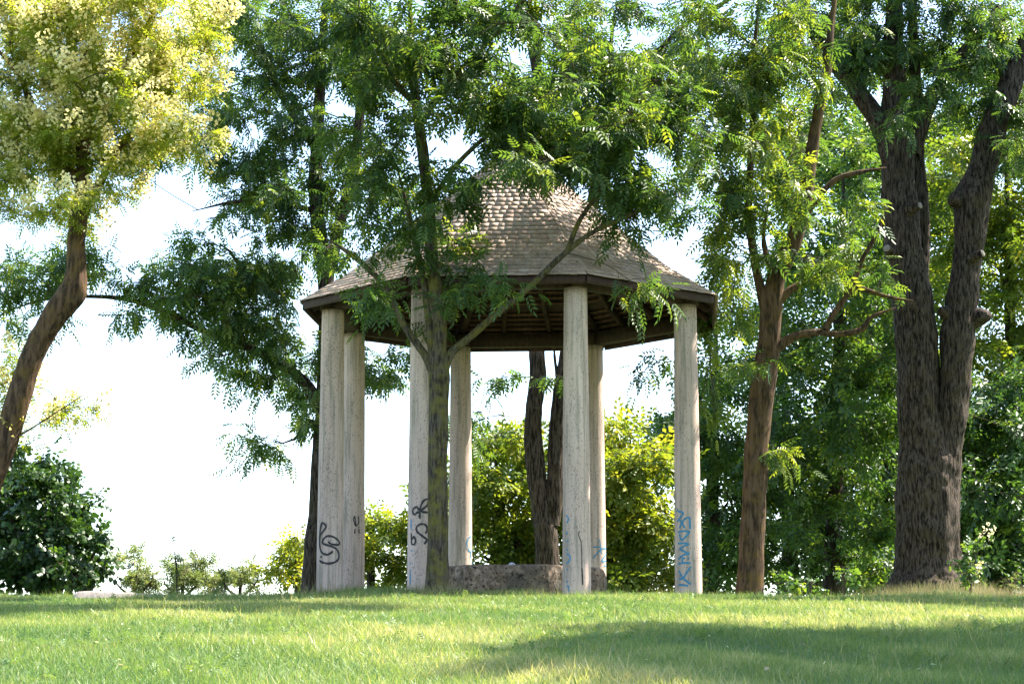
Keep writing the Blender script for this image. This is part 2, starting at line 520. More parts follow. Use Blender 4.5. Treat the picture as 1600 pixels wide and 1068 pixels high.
for k in range(8):                                            # ring beams on the columns
    a, b = corner(k, R_COL + 0.0, Z_TOP + 0.115), corner(k + 1, R_COL + 0.0, Z_TOP + 0.115)
    d = (b - a) / np.linalg.norm(b - a)
    a, b = a + d * 0.105, b - d * 0.105
    mb = MB(); mb.add(*beam_box(a, b, 0.20, 0.226)); mb.build("ring_beam", M['wood_dark'], gz)
    c = corner(k, R_COL, 0)                                   # beam joint block over each column
    o = corner(k, 1, 0)
    mb = MB(); mb.add(*beam_box(c - o * 0.2 + [0, 0, Z_TOP + 0.112], c + o * 0.2 + [0, 0, Z_TOP + 0.112], 0.235, 0.22)); mb.build("beam_joint", M['wood_dark'], gz)
    a, b = corner(k, R_EAVE - 0.035, Z_EAVE - 0.075), corner(k + 1, R_EAVE - 0.035, Z_EAVE - 0.075)
    mb = MB(); mb.add(*beam_box(a + d * 0.014, b - d * 0.014, 0.03, 0.125)); mb.build("fascia_board", M['wood_red'], gz)
    # hip rafter and two common rafters per facet
    a, b = roof_pt(k, 0.06, 0, -0.10), roof_pt(k, SEG[0], 0, -0.10)
    c2 = roof_pt(k, S_TOT - 0.12, 0, -0.10)
    mb = MB(); mb.add(*beam_box(a, b, 0.11, 0.14)); mb.add(*beam_box(b, c2, 0.108, 0.138)); mb.build("hip_rafter", M['wood_dark'], gz)
    for u in (0.33, 0.67):
        sm = S_TOT * (0.72)
        a = roof_pt(k, 0.06, u, -0.125); b = roof_pt(k, SEG[0], 0.5 + (u - 0.5) * R_EAVE / 2.85 , -0.125)
        sl = roof_pt(k, sm, 0.5 + (u - 0.5) * 1.0, -0.125)
        e = roof_pt(k, SEG[0], 0.5 + (u - 0.5) * 1.0, -0.125)
        mb = MB(); mb.add(*beam_box(a, e, 0.07, 0.12)); mb.add(*beam_box(e, sl, 0.068, 0.118)); mb.build("rafter", M['wood_dark'], gz)
    # battens under the deck
    for r in range(1, 26):
        s = 0.08 + r * 0.135
        if abs(s - SEG[0]) < 0.07 or s > S_TOT - 0.3: continue
        a, b = roof_pt(k, s, 0.03, -0.045), roof_pt(k, s, 0.97, -0.045)
        mb = MB(); mb.add(*beam_box(a, b, 0.06, 0.03)); mb.build("slat", M['wood_slat'], gz)

# graffiti: strokes of paint lying on the column surface
def stroke(k, pts, origin, scale, width_px, mat, name):
    c = corner(k, R_COL, 0)
    P = catmull([(origin[0] + x / scale, origin[1] + y / scale) for x, y in pts], max(4, 5 * len(pts)))
    S, Nn = [], []
    for px, py in P:
        d = ray(px, py)
        o = CAM[:2] - c[:2]
        z = 0.8
        for _ in range(2):
            r = col_radius(z)
            A = d[0] ** 2 + d[1] ** 2; B = 2 * (o[0] * d[0] + o[1] * d[1]); Cc = o @ o - r * r
            disc = max(B * B - 4 * A * Cc, 0.0)
            tt = (-B - math.sqrt(disc)) / (2 * A)
            z = CAM[2] + d[2] * tt
        p = CAM + d * tt
        nn = np.array([p[0] - c[0], p[1] - c[1], 0]); nn /= np.linalg.norm(nn)
        S.append(np.array([c[0], c[1], p[2]]) + nn * (r * 1.006 + 0.004)); Nn.append(nn)
    S, Nn = np.array(S), np.array(Nn)
    T = np.gradient(S, axis=0); T /= np.linalg.norm(T, axis=1)[:, None] + 1e-9
    side = np.cross(T, Nn); side /= np.linalg.norm(side, axis=1)[:, None] + 1e-9
    w = width_px * 0.0107 / 2
    ww = np.array([w * (1 + 0.35 * mnoise.noise(Vector((i * .35, pts[0][0], k * 3.1)))) for i in range(len(S))]); ww[0] = ww[-1] = w * 0.6
    V = np.vstack([S - side * ww[:, None], S + side * ww[:, None]])
    n = len(S)
    mb = MB(); mb.add(V, [[i, i + 1, n + i + 1, n + i] for i in range(n - 1)])
    return mb.build(name, mat, columns[k], smooth=True)

G = []
o1 = ((1030, 780), 6.478)
for pts in ([(185, 95), (195, 120), (230, 125), (240, 150), (200, 200), (185, 225)], [(190, 205), (215, 215), (262, 290)],
            [(205, 290), (245, 210), (300, 180), (310, 230), (312, 300)], [(188, 330), (240, 318), (298, 322), (300, 335), (230, 410), (205, 345)],
            [(190, 445), (240, 440), (302, 447)], [(302, 447), (250, 470), (205, 500)], [(205, 500), (250, 522), (308, 548)], [(308, 548), (245, 560), (195, 605)],
            [(192, 650), (240, 640), (320, 640)], [(232, 632), (240, 597), (262, 590)], [(285, 592), (305, 596)],
            [(322, 675), (280, 735), (240, 800), (200, 800)], [(200, 715), (240, 790), (320, 856)], [(198, 862), (240, 862), (292, 872)],
            [(203, 930), (200, 985)], [(230, 985), (250, 973)], [(283, 975), (300, 990)]):
    G.append((1, pts, o1, 2.9, 'paint_blue', 'graffiti'))
o2 = ((860, 780), 6.473)
for pts in ([(495, 400), (505, 460), (515, 555)], [(430, 480), (500, 478)], [(500, 495), (585, 493)], [(427, 595), (510, 500)],
            [(580, 520), (520, 622), (580, 610)], [(540, 668), (580, 672)]):
    G.append((3, pts, o2, 2.2, 'paint_blue', 'graffiti'))
for pts in ([(160, 160), (178, 175), (182, 205), (168, 240)], [(160, 355), (172, 320)], [(166, 415), (185, 428)], [(162, 500), (180, 512)],
            [(162, 545), (195, 565), (200, 600), (180, 635), (162, 640)], [(165, 700), (182, 710)], [(163, 825), (180, 832)], [(165, 880), (185, 875), (187, 945)]):
    G.append((0, pts, o2, 2.2, 'paint_blue', 'graffiti'))
G.append((0, [(300, 315), (282, 352), (312, 440), (316, 590), (318, 690)], o2, 1.2, 'crack', 'crack'))
G.append((0, [(318, 690), (322, 770), (326, 862)], o2, 2.2, 'crack', 'crack'))
o3 = ((480, 770), 6.473)
for pts in ([(125, 470), (140, 415), (175, 370), (190, 330), (155, 300), (138, 345), (128, 440), (130, 540), (150, 600), (200, 620), (245, 600), (255, 580)],
            [(210, 490), (250, 515), (318, 520), (315, 480), (260, 440), (200, 435), (160, 475), (165, 510), (240, 535), (300, 570), (320, 640), (290, 690), (220, 710), (160, 700), (125, 680)],
            [(135, 640), (150, 645)]):
    G.append((6, pts, o3, 3.3, 'paint_black', 'graffiti'))
for pts in ([(490, 335), (470, 270), (480, 235), (490, 290), (495, 330), (515, 310), (520, 270), (512, 230)], [(480, 410), (484, 360)], [(515, 350), (525, 345)], [(515, 375), (525, 370), (520, 395), (538, 403)]):
    G.append((5, pts, o3, 2.0, 'paint_black', 'graffiti'))
o4 = ((625, 770), 6.472)
for pts in ([(190, 175), (175, 140), (140, 155), (130, 190), (150, 215), (180, 190), (195, 205)], [(200, 260), (205, 150), (240, 75), (290, 65), (275, 120), (215, 180), (285, 195)],
            [(258, 408), (275, 360), (250, 315), (200, 315), (165, 350), (180, 395), (230, 435), (270, 470), (245, 515)], [(115, 400), (117, 470), (122, 515), (150, 510), (158, 470), (140, 440), (122, 470)]):
    G.append((7, pts, o4, 3.0, 'paint_black', 'graffiti'))
for pts in ([(114, 260), (114, 370)], [(112, 580), (127, 582)], [(107, 700), (114, 715)], [(107, 770), (107, 920)]):
    G.append((7, pts, o4, 2.2, 'paint_blue', 'graffiti'))
for pts in ([(720, 440), (690, 455), (675, 510), (690, 570), (715, 600), (710, 655)], [(715, 600), (730, 575)], [(724, 690), (727, 720)]):
    G.append((4, pts, o4, 2.2, 'paint_blue', 'graffiti'))
for k, pts, (og, sc_), w, m, nm in G:
    stroke(k, pts, og, sc_, w, M[m], nm)

# ------------------------------------------------------------------ stone basin in the middle of the gazebo
bs = empty("stone_basin", (0, 0, 0))
tag(bs, "low octagonal basin of rough brown conglomerate stone in the middle of the gazebo", "basin")
RB, RBI, ZB = 1.66, 1.30, 0.60
for k in range(8):
    nu, nr, nz = 14, 4, 7
    V = []; idx = {}
    def key(i, j, l):
        if (i, j, l) not in idx:
            g = 0.004 / 1.2
            u = g + (1 - 2 * g) * i / nu
            rad = RB + (RBI - RB) * j / nr; z = -0.3 + (ZB + 0.3) * l / nz
            p = corner(k, rad, z) * (1 - u) + corner(k + 1, rad, z) * u
            if l == nz and j in (0, nr): p[2] -= 0.03
            if l == nz and j == 0: p[:2] *= 0.985
            w = Vector(p) * 6.0
            d = mnoise.fractal(w, 1.0, 2.0, 4) * 0.020
            rr = p[:2] / np.linalg.norm(p[:2])
            if j == 0: p[:2] += rr * d
            if l == nz: p[2] += d * 0.4
            idx[(i, j, l)] = len(V); V.append(p)
        return idx[(i, j, l)]
    Q = []
    for i in range(nu):
        for l in range(nz):
            Q.append([key(i, 0, l), key(i + 1, 0, l), key(i + 1, 0, l + 1), key(i, 0, l + 1)])
            Q.append([key(i + 1, nr, l), key(i, nr, l), key(i, nr, l + 1), key(i + 1, nr, l + 1)])
        for j in range(nr):
            Q.append([key(i, j, nz), key(i + 1, j, nz), key(i + 1, j + 1, nz), key(i, j + 1, nz)])
    for l in range(nz):
        for j in range(nr):
            Q.append([key(0, j + 1, l), key(0, j, l), key(0, j, l + 1), key(0, j + 1, l + 1)])
            Q.append([key(nu, j, l), key(nu, j + 1, l), key(nu, j + 1, l + 1), key(nu, j, l + 1)])
    mb = MB(); mb.add(V, Q); mb.build("stone_block", M['conglomerate'], bs)
mb = MB()
fl = [corner(k, RBI + 0.05, 0.30) for k in range(8)] + [np.array([0, 0, 0.30])]
mb.add(fl, tris=[[k, (k + 1) % 8, 8] for k in range(8)]); mb.build("basin_floor", M['conglomerate'], bs)
p = at(800, 880, -1.42)
v, q, t = tube([(p[0] - .05, -1.42, ZB - 0.015), (p[0] - .03, -1.42, ZB + .01), (p[0] + .01, -1.41, ZB + .015), (p[0] + .05, -1.42, ZB)], [0.012, .02, .02, .01], 7, 0.4, 20)
mb = MB(); mb.add(v, q, t)
tag(mb.build("litter", M['pale'], smooth=True), "small crumpled pale scrap of litter lying on the basin rim", "litter")

# ------------------------------------------------------------------ stone kerb at the left
def kerb():
    Y = -4.6
    a, b = at(108, 921, Y), at(420, 932, Y)
    g0 = float(height(a[0], Y)); g1 = float(height(b[0], Y))
    n = 24
    V = []
    for i in range(n + 1):
        u = i / n
        x = a[0] + (b[0] - a[0]) * u; y = Y + 0.9 * u
        top = (a[2] + (at(262, 926, Y)[2] - a[2]) * min(1, u * 2)) if u < 0.5 else at(262, 926, Y)[2] + (b[2] - at(262, 926, Y)[2]) * (u - 0.5) * 2
        if i == 0: top -= 0.13
        if i == 1: top -= 0.02
        j = [mnoise.noise(Vector((x * 5, q_, 1.3))) * 0.012 for q_ in range(4)]
        V += [(x, y - 0.04, -0.5), (x, y + j[0], top - 0.02 + j[1]), (x, y + 0.03, top + j[2]), (x, y + 0.42, top + j[3]), (x, y + 0.45, -0.5)]
    Q = []
    for i in range(n):
        for j in range(4):
            Q.append([i * 5 + j, (i + 1) * 5 + j, (i + 1) * 5 + j + 1, i * 5 + j + 1])
    mb = MB(); mb.add(V, Q, [[0, 1, 2], [0, 2, 3], [0, 3, 4]])
    tag(mb.build("stone_kerb", M['kerb']), "low pale stone slab edge lying in the grass beside the dark bush", "kerb")
kerb()

# ------------------------------------------------------------------ foliage
def leaf_template(kind):
    V, T = [], []
    def leaflet(o, d, up, ln, w, bend=0.15, four=False):
        o, d, up = np.array(o, float), np.array(d, float), np.array(up, float)
        d /= np.linalg.norm(d); s = np.cross(up, d); s /= np.linalg.norm(s); nz = np.cross(d, s)
        b = len(V)
        m = 0.42
        if four:
            V.extend([o, o + d * ln * 0.3 + s * w * .48 + nz * w * .12, o + d * ln * 0.7 + s * w * .42 + nz * w * .06, o + d * ln - nz * ln * bend,
                      o + d * ln * 0.7 - s * w * .42 + nz * w * .06, o + d * ln * 0.3 - s * w * .48 + nz * w * .12])
            T.extend([[b, b + 1, b + 5], [b + 1, b + 2, b + 5], [b + 2, b + 4, b + 5], [b + 2, b + 3, b + 4]])
        else:
            V.extend([o, o + d * ln * m + s * w * .5 + nz * w * .18, o + d * ln - nz * ln * bend, o + d * ln * m - s * w * .5 + nz * w * .18])
            T.extend([[b, b + 1, b + 2], [b, b + 2, b + 3]])
    if kind == 'pinnate':                                     # ash leaf, 9 leaflets
        L = 0.29
        for i in range(4):
            x = L * (0.25 + 0.2 * i); z = -0.10 * L * (x / L) ** 2 * 2
            for sgn in (-1, 1):
                leaflet((x, 0, z), (0.55, sgn * 0.8, -0.15), (0, 0, 1), 0.122 - 0.008 * abs(i - 1.5), 0.040, 0.18)
        leaflet((L, 0, -0.05), (1, 0, -0.3), (0, 0, 1), 0.118, 0.040, 0.2)
    elif kind == 'pagoda':                                    # finer leaf
        L = 0.21
        for i in range(4):
            x = L * (0.2 + 0.21 * i); z = -0.08 * L * (x / L) ** 2
            for sgn in (-1, 1):
                leaflet((x, 0, z), (0.5, sgn * 0.85, -0.1), (0, 0, 1), 0.068, 0.027, 0.1)
        leaflet((L, 0, -0.02), (1, 0, -0.2), (0, 0, 1), 0.058, 0.022, 0.1)
    elif kind == 'spray':                                     # twig end with seven simple leaves
        L = 0.26
        for i in range(6):
            x = L * (0.1 + 0.16 * i); sgn = 1 if i % 2 else -1
            leaflet((x, sgn * .01, 0.01 * math.sin(i * 2)), (0.6, sgn * 0.8, -0.12 + 0.1 * math.sin(i * 3.1)), (0.15 * math.sin(i * 5), 0.2 * math.cos(i * 7), 1), 0.105, 0.062, 0.15)
        leaflet((L, 0, -0.02), (1, 0, -0.2), (0, 0, 1), 0.105, 0.06, 0.15)
    elif kind == 'broad':                                     # hazel-like leaves, three on a shoot
        L = 0.18
        for i in range(4):
            x = L * (0.1 + 0.28 * i); sgn = 1 if i % 2 else -1
            leaflet((x, sgn * .015, 0), (0.5, sgn * 0.85, -0.25 + 0.15 * math.sin(i * 3.1)), (0.1, 0.2 * sgn, 1), 0.13, 0.105, 0.2, True)
    elif kind == 'small':
        L = 0.16
        for i in range(7):
            x = L * (0.05 + 0.13 * i); sgn = 1 if i % 2 else -1
            leaflet((x, 0, 0), (0.6, sgn * 0.75, 0.1 * math.sin(i * 2.2)), (0.1 * math.sin(i * 5), 0.2, 1), 0.055, 0.030, 0.1)
    elif kind == 'panicle':                                   # blossom cluster: many tiny petals in a cone
        r = np.random.default_rng(3)
        for i in range(38):
            x = r.uniform(0, 0.22); a = r.uniform(0, 6.28); rad = (0.10 - 0.36 * x * 0.9 + 0.02) * math.sqrt(r.uniform(0.1, 1))
            d = r.normal(size=3)
            leaflet((x, rad * math.cos(a), rad * math.sin(a)), d, np.cross(d, r.normal(size=3)), 0.039, 0.033, 0.1)
    return np.array(V), np.array(T, np.int32)
TEMPL = {k: leaf_template(k) for k in ('pinnate', 'pagoda', 'spray', 'broad', 'small', 'panicle')}

def place(mb, kind, O, D, up, scale, tint):
    """instances of a leaf template written out as real faces"""
    V, T = TEMPL[kind]
    D = D / (np.linalg.norm(D, axis=1)[:, None] + 1e-9)
    S = np.cross(up, D); S /= np.linalg.norm(S, axis=1)[:, None] + 1e-9
    Nn = np.cross(D, S)
    W = O[:, None, :] + scale[:, None, None] * (V[None, :, 0, None] * D[:, None, :] + V[None, :, 1, None] * S[:, None, :] + V[None, :, 2, None] * Nn[:, None, :])
    n, nv = len(O), len(V)
    tris = (np.arange(n)[:, None, None] * nv + T[None]).reshape(-1, 3)
    mb.add(W.reshape(-1, 3), tris=tris, tint=np.repeat(tint, nv))

STAT = {}
def plant(name, label, cat, base, limbs, blobs, Y, spread=1.0, leaf='pinnate', mat='leaf_ash', bark='bark_grey', seed=1, sub_r=0.50, twigs=7, per_twig=6,
          lscale=1.0, droop=0.5, dens=1.0, flowers=0.0, group=None, tint_mu=0.42, tint_sd=0.22, lump=0.10, trunk_sides=14, cell=36.5, twig_r=0.0035, up_bias=0.0, keep=None, ridge=0.0):
    """a tree or bush: limbs drawn as tapering tubes, blobs of foliage joined to the nearest limb by branches and twigs that carry the leaves"""
    r = np.random.default_rng(seed)
    root = empty(name, base)
    tag(root, label, cat, group)
    pts = []
    for li, L in enumerate(limbs):
        P, Wd = [], []
        for e in L:
            yy = Y + (e[3] if len(e) > 3 else 0.0)
            P.append(at(e[0], e[1], yy)); Wd.append(e[2] * mpp(yy) / 2)
        if li == 0 and len(limbs[0]) > 2:
            P[0] = P[0].copy(); P[0][2] = min(P[0][2], float(height(P[0][0], P[0][1])) - 0.25)
        if Wd[-1] < 0.06: Wd[-1] *= 0.3
        P = np.array(P)
        ln = np.linalg.norm(np.diff(P, axis=0), axis=1).sum()
        big = max(Wd) > 0.05
        n = max(6, int(ln / ((0.06 if ridge > .015 else 0.10) if big else 0.2)))
        Pc = catmull(P, n)
        Wc = np.interp(np.linspace(0, 1, n), np.linspace(0, 1, len(Wd)), Wd)
        v, q, t = tube(Pc, Wc, trunk_sides if big else 7, lump if big else 0.05, 3.0, seed * 3.7 + li, ridge=ridge if big else 0.0)
        mb = MB(); mb.add(v, q, t)
        mb.build("trunk" if li == 0 else "limb", M[bark], root, smooth=True)
        m = len(Pc)
        for i in range(m // 4 if li == 0 else 0, m, 4 if ridge > .015 else 2): pts.append(Pc[i])
    pts = np.array(pts)
    # foliage cells
    C, Wt = [], []
    for b in blobs:
        px, py, rx, ry = b[:4]
        dy = b[4] if len(b) > 4 else 0.0
        dn = b[5] if len(b) > 5 else 1.0
        n = max(1, int(round(dens * dn * math.pi * rx * ry / (cell * cell) + r.uniform(-.3, .3))))
        for _ in range(n):
            a = r.uniform(0, 6.283); q_ = math.sqrt(r.uniform(0, 1))
            yy = Y + dy + np.clip(r.normal(0, spread), -2.2 * spread, 2.2 * spread)
            qx, qy = px + rx * q_ * math.cos(a), py + ry * q_ * math.sin(a)
            if keep is not None and not keep(qx, qy, r): continue
            C.append(at(qx, qy, yy))
    C = np.array(C)
    C[:, 2] = np.maximum(C[:, 2], height(C[:, 0], C[:, 1]) + 0.15)
    d0 = np.sqrt(((C[:, None, :] - pts[None]) ** 2).sum(-1)).min(1)
    order = np.argsort(d0)
    nodes = [p for p in pts]; owner = [-1] * len(nodes)
    NP = np.array(nodes); paths = []; par = []
    for ci, c in enumerate(C[order]):
        dd = np.sqrt(((NP - c) ** 2).sum(1)) + 0.35 * np.maximum(0, NP[:, 2] - c[2])
        j = int(dd.argmin()); p0 = NP[j]
        mid = (p0 + c) / 2 + r.normal(0, 0.06, 3) * np.linalg.norm(c - p0) + np.array([0, 0, 0.10 * np.linalg.norm(c - p0)])
        path = catmull([p0, mid, c], 7)
        paths.append(path); par.append(owner[j])
        NP = np.vstack([NP, path[3:]]); owner += [ci] * len(path[3:])
    desc = np.ones(len(C))
    for ci in range(len(C) - 1, -1, -1):
        if par[ci] >= 0: desc[par[ci]] += desc[ci]
    tw = MB(); lf = MB(); fl = MB()
    LO, LD, LT, LS = [], [], [], []
    cl_t = r.normal(0, 0.10, len(C))
    for ci, path in enumerate(paths):
        r0 = 0.0048 * math.sqrt(desc[ci] + 1.0); r1 = 0.006
        v, q, t = tube(path, np.linspace(r0, min(r0, r1), len(path)), 5, cap=False); tw.add(v, q)
        c = path[-1]
        dirn = path[-1] - path[-3]; dirn /= np.linalg.norm(dirn) + 1e-9
        nt_ = max(2, int(r.normal(twigs, 1.4)))
        for _ in range(nt_):
            st = path[r.integers(3, 7)]
            e = r.normal(0, 1, 3); e /= np.linalg.norm(e); e[2] *= 0.75
            e = c + (e * 0.85 + dirn * 0.35) * sub_r * r.uniform(0.5, 1.25) + np.array([0, 0, up_bias])
            md = (st + e) / 2 + np.array([0, 0, 0.06])
            tp = np.array([st, md, e])
            v, q, t = tube(tp, [twig_r * 1.5, twig_r * 1.1, twig_r * .6], 3, cap=False); tw.add(v, q)
            td = (e - st); td /= np.linalg.norm(td) + 1e-9
            m = max(3, int(r.normal(per_twig, 1.2)))
            f = np.linspace(0.25, 1.0, m)[:, None]
            o = st * (1 - f) ** 2 + 2 * md * f * (1 - f) + e * f ** 2
            dd = td[None] * 0.55 + r.normal(0, 0.62, (m, 3)); dd[:, 2] -= droop
            LO.append(o); LD.append(dd)
            LT.append(np.clip(r.normal(tint_mu, tint_sd, m) + cl_t[ci], 0, 1))
            LS.append(r.uniform(0.78, 1.18, m) * lscale)
            if flowers and r.uniform() < flowers:
                place(fl, 'panicle', e[None], np.array([[td[0] * .5, td[1] * .5, 0.6]]), r.normal(0, 1, (1, 3)), np.array([r.uniform(1.2, 1.9)]), np.clip(r.normal(.5, .25, 1), 0, 1))
    LO, LD, LT, LS = np.concatenate(LO), np.concatenate(LD), np.concatenate(LT), np.concatenate(LS)
    up = r.normal(0, 0.45, LO.shape); up[:, 2] += 1.0
    place(lf, leaf, LO, LD, up, LS, LT)
    tag(tw.build("twigs", M['twig'], root, smooth=True), kind="stuff")
    lf.build("crown" if cat == "tree" else "foliage", M[mat], root, use_tint=True)
    if flowers: fl.build("blossoms", M['flower'], root, use_tint=True)
    STAT[label] = (len(C), len(LO), len(LO) * len(TEMPL[leaf][1]))
    return root

def gaps(holes):
    def f(x, y, r):
        for hx, hy, rx, ry in holes:
            if ((x - hx) / rx) ** 2 + ((y - hy) / ry) ** 2 < 1: return False
        return True
    return f
HOLES = [(265, 330, 90, 65), (370, 90, 40, 38), (385, 205, 34, 34), (795, 72, 38, 42), (840, 365, 118, 92), (985, 400, 95, 42), (1085, 430, 70, 45), (1110, 385, 35, 45),
         (930, 40, 26, 26), (735, 215, 34, 36), (1045, 245, 34, 34), (600, 150, 22, 24), (560, 185, 24, 22), (690, 235, 24, 24), (1010, 80, 24, 24), (880, 30, 20, 20), (760, 120, 24, 24), (1085, 300, 26, 30), (545, 425, 60, 22)]
open_ = gaps(HOLES)

# blossoming tree at the left
t1 = plant("blossom_tree", "leaning tree with cream blossom and light green leaves at the left edge", "tree", at(-62, 925, -4.0) * [1, 1, 0] + [0, 0, float(height(at(-62, 925, -4.0)[0], -4.0))],
      [[(-62, 930, 62), (-30, 790, 48), (8, 690, 40), (25, 635, 38), (50, 556, 35), (82, 498, 40), (112, 458, 46), (119, 425, 33), (119, 388, 28), (124, 330, 27), (130, 250, 22), (120, 150, 18), (110, 40, 14), (105, -60, 9)],
       [(122, 350, 18), (160, 280, 13), (205, 210, 11), (270, 215, 8), (310, 200, 5)], [(126, 290, 16), (70, 210, 12), (30, 120, 9), (-20, 60, 6)], [(125, 200, 14), (190, 110, 11), (230, 40, 8), (260, -30, 5)],
       [(0, 700, 4), (60, 662, 2.6), (110, 630, 1.8), (140, 610, 1)]],
      [(60, 50, 110, 80), (210, 50, 110, 80), (100, 160, 120, 90), (240, 150, 85, 90), (40, 230, 80, 70), (140, 270, 75, 60), (122, 335, 42, 32), (295, 190, 38, 60), (285, 70, 45, 55), (180, 10, 120, 30), (30, 20, 60, 30), (30, 330, 60, 30, 0, .6),
       (-60, 150, 60, 160, 0, .6), (110, -90, 190, 60, 0, .5), (30, 590, 40, 45, .3, .8), (10, 670, 30, 30, .3, .7), (125, 628, 28, 14, 0, .7), (100, 650, 25, 15, 0, .6)],
      -4.0, 0.8, 'pagoda', 'leaf_light', 'bark_brown', 21, trunk_sides=32, ridge=0.014, sub_r=0.40, twigs=8, per_twig=8, flowers=0.6, droop=0.25, tint_mu=.58, keep=gaps([(270, 330, 60, 50), (210, 390, 70, 60)]), dens=1.2)

# tall ash behind the left columns
t2 = plant("ash_tree", "tall ash with a long drooping branch behind the gazebo's left columns", "tree", [at(487, 925, 4.2)[0], 4.2, 0.0],
      [[(486, 935, 44), (490, 880, 34), (496, 800, 30), (500, 720, 28), (506, 640, 27), (510, 560, 27), (511, 480, 27), (507, 420, 26), (497, 350, 24), (493, 280, 22), (498, 180, 19), (503, 80, 15), (510, -40, 10)],
       [(500, 640, 22), (478, 600, 19), (440, 570, 16), (390, 543, 14), (330, 522, 12), (275, 495, 10), (210, 470, 8), (140, 463, 6), (60, 470, 4), (-20, 500, 3)],
       [(510, 440, 20), (532, 345, 20), (553, 265, 19), (562, 180, 16), (566, 80, 12), (575, -30, 8)],
       [(494, 330, 10), (440, 318, 8), (370, 315, 6), (300, 330, 4)], [(496, 240, 11), (440, 150, 10), (405, 70, 9), (340, 25, 8), (300, 5, 6)], [(400, 470, 7), (365, 400, 6), (340, 380, 4)],
       [(497, 660, 7), (480, 660, 6), (455, 690, 4), (420, 690, 2)]],
      [(410, 40, 85, 50), (380, 140, 55, 60), (430, 200, 70, 70), (400, 290, 80, 50), (300, 320, 75, 30), (330, 410, 90, 50), (250, 430, 70, 40), (110, 420, 90, 35, 0, .9), (30, 460, 50, 50, 0, .9), (400, 470, 90, 55),
       (350, 500, 60, 35), (455, 560, 55, 45), (400, 570, 45, 28), (425, 690, 52, 22, 0, 1.0), (465, 640, 28, 35), (345, 560, 28, 25, 0, .8), (540, 560, 40, 35), (590, 615, 25, 50, 0, .8), (560, 290, 80, 80), (500, 120, 85, 100), (460, 380, 60, 60), (560, 60, 70, 70),
       (250, 250, 40, 30, 0, .8), (290, 490, 50, 25, 0, .8), (160, 480, 50, 25, 0, .7), (450, -60, 160, 40, 0, .5), (400, 5, 90, 25), (520, 10, 70, 25), (650, 560, 50, 35, 0.5, .5), (345, 40, 30, 30), (345, 150, 24, 36), (345, 255, 36, 30), (300, 470, 60, 26), (380, 530, 60, 28), (480, 600, 30, 36), (60, 425, 60, 30), (210, 460, 50, 24)],
      4.2, 0.9, 'pinnate', 'leaf_ash', 'bark_dark', 32, keep=gaps([(265, 325, 55, 50), (355, 85, 26, 28), (375, 205, 22, 22), (330, 655, 70, 80), (390, 640, 45, 34), (530, 150, 26, 30), (560, 350, 28, 28), (480, 250, 22, 30), (420, 345, 30, 22), (250, 370, 30, 26), (200, 400, 30, 26), (480, 470, 26, 26)]), tint_mu=0.44, dens=1.25)

# slim ash in front of the gazebo
t3 = plant("ash_tree", "slim mossy ash standing directly in front of the gazebo's columns", "tree", [at(684, 916, -3.9)[0], -3.9, float(height(at(684, 916, -3.9)[0], -3.9))],
      [[(683, 935, 42), (683, 905, 36), (684, 850, 32), (684, 740, 31), (685, 640, 31), (686, 590, 34), (686, 540, 25), (687, 500, 22), (680, 450, 21), (674, 390, 20), (669, 320, 19), (661, 240, 18), (650, 160, 16), (643, 80, 13), (640, -20, 9)],
       [(682, 590, 18), (663, 553, 13), (632, 510, 11), (614, 471, 10), (596, 441, 9), (572, 417, 10), (545, 395, 8), (509, 372, 6)],
       [(680, 585, 18), (674, 545, 12), (670, 505, 11), (661, 435, 10), (650, 384, 9), (638, 330, 8), (620, 260, 6)],
       [(690, 588, 18), (703, 553, 14), (730, 530, 12), (770, 495, 11), (820, 455, 10), (872, 405, 9.5), (912, 372, 8), (955, 348, 8), (1010, 325, 6), (1060, 300, 4)],
       [(885, 395, 9), (905, 345, 8), (935, 300, 7), (965, 230, 5)], [(651, 165, 12), (615, 125, 10), (590, 70, 7), (560, 20, 5)], [(655, 195, 12), (700, 130, 10), (745, 85, 9), (785, 40, 8), (815, 5, 7), (840, -30, 5)],
       [(669, 320, 9), (720, 250, 8), (790, 190, 7), (850, 160, 5)]],
      [(610, 60, 85, 65), (560, 190, 55, 60), (680, 130, 80, 80), (640, 260, 75, 60), (725, 290, 45, 50), (610, 350, 55, 40, 0, .8), (705, 370, 50, 50), (550, 420, 50, 30, 0, .6), (560, 455, 40, 14, 0, .5), (690, 440, 35, 30), (750, 440, 45, 25), (720, 480, 30, 18, 0, .7),
       (830, 270, 70, 45), (905, 260, 70, 70), (960, 320, 70, 45), (1030, 330, 55, 40), (985, 420, 20, 12, 0, 2), (1015, 445, 22, 14, 0, 2), (865, 190, 90, 65), (950, 160, 90, 80), (1040, 190, 70, 80), (780, 170, 70, 65), (730, 60, 60, 60), (860, 80, 50, 60), (1000, 370, 50, 22, 0, .7),
       (860, 330, 30, 30, 0, .7), (1050, 390, 35, 20, 0, .6), (570, 470, 25, 14, 0, .7), (800, 235, 50, 30), (700, -90, 260, 60, -1.0, .6), (760, -230, 280, 110, -4.8, 1.5), (620, 20, 90, 40, 0, .5), (700, 10, 50, 25), (880, 0, 120, 25), (650, 500, 30, 20, 0, .3)],
      -3.7, 0.85, 'pinnate', 'leaf_ash', 'bark_grey', 43, keep=open_, tint_mu=0.44, dens=1.0)

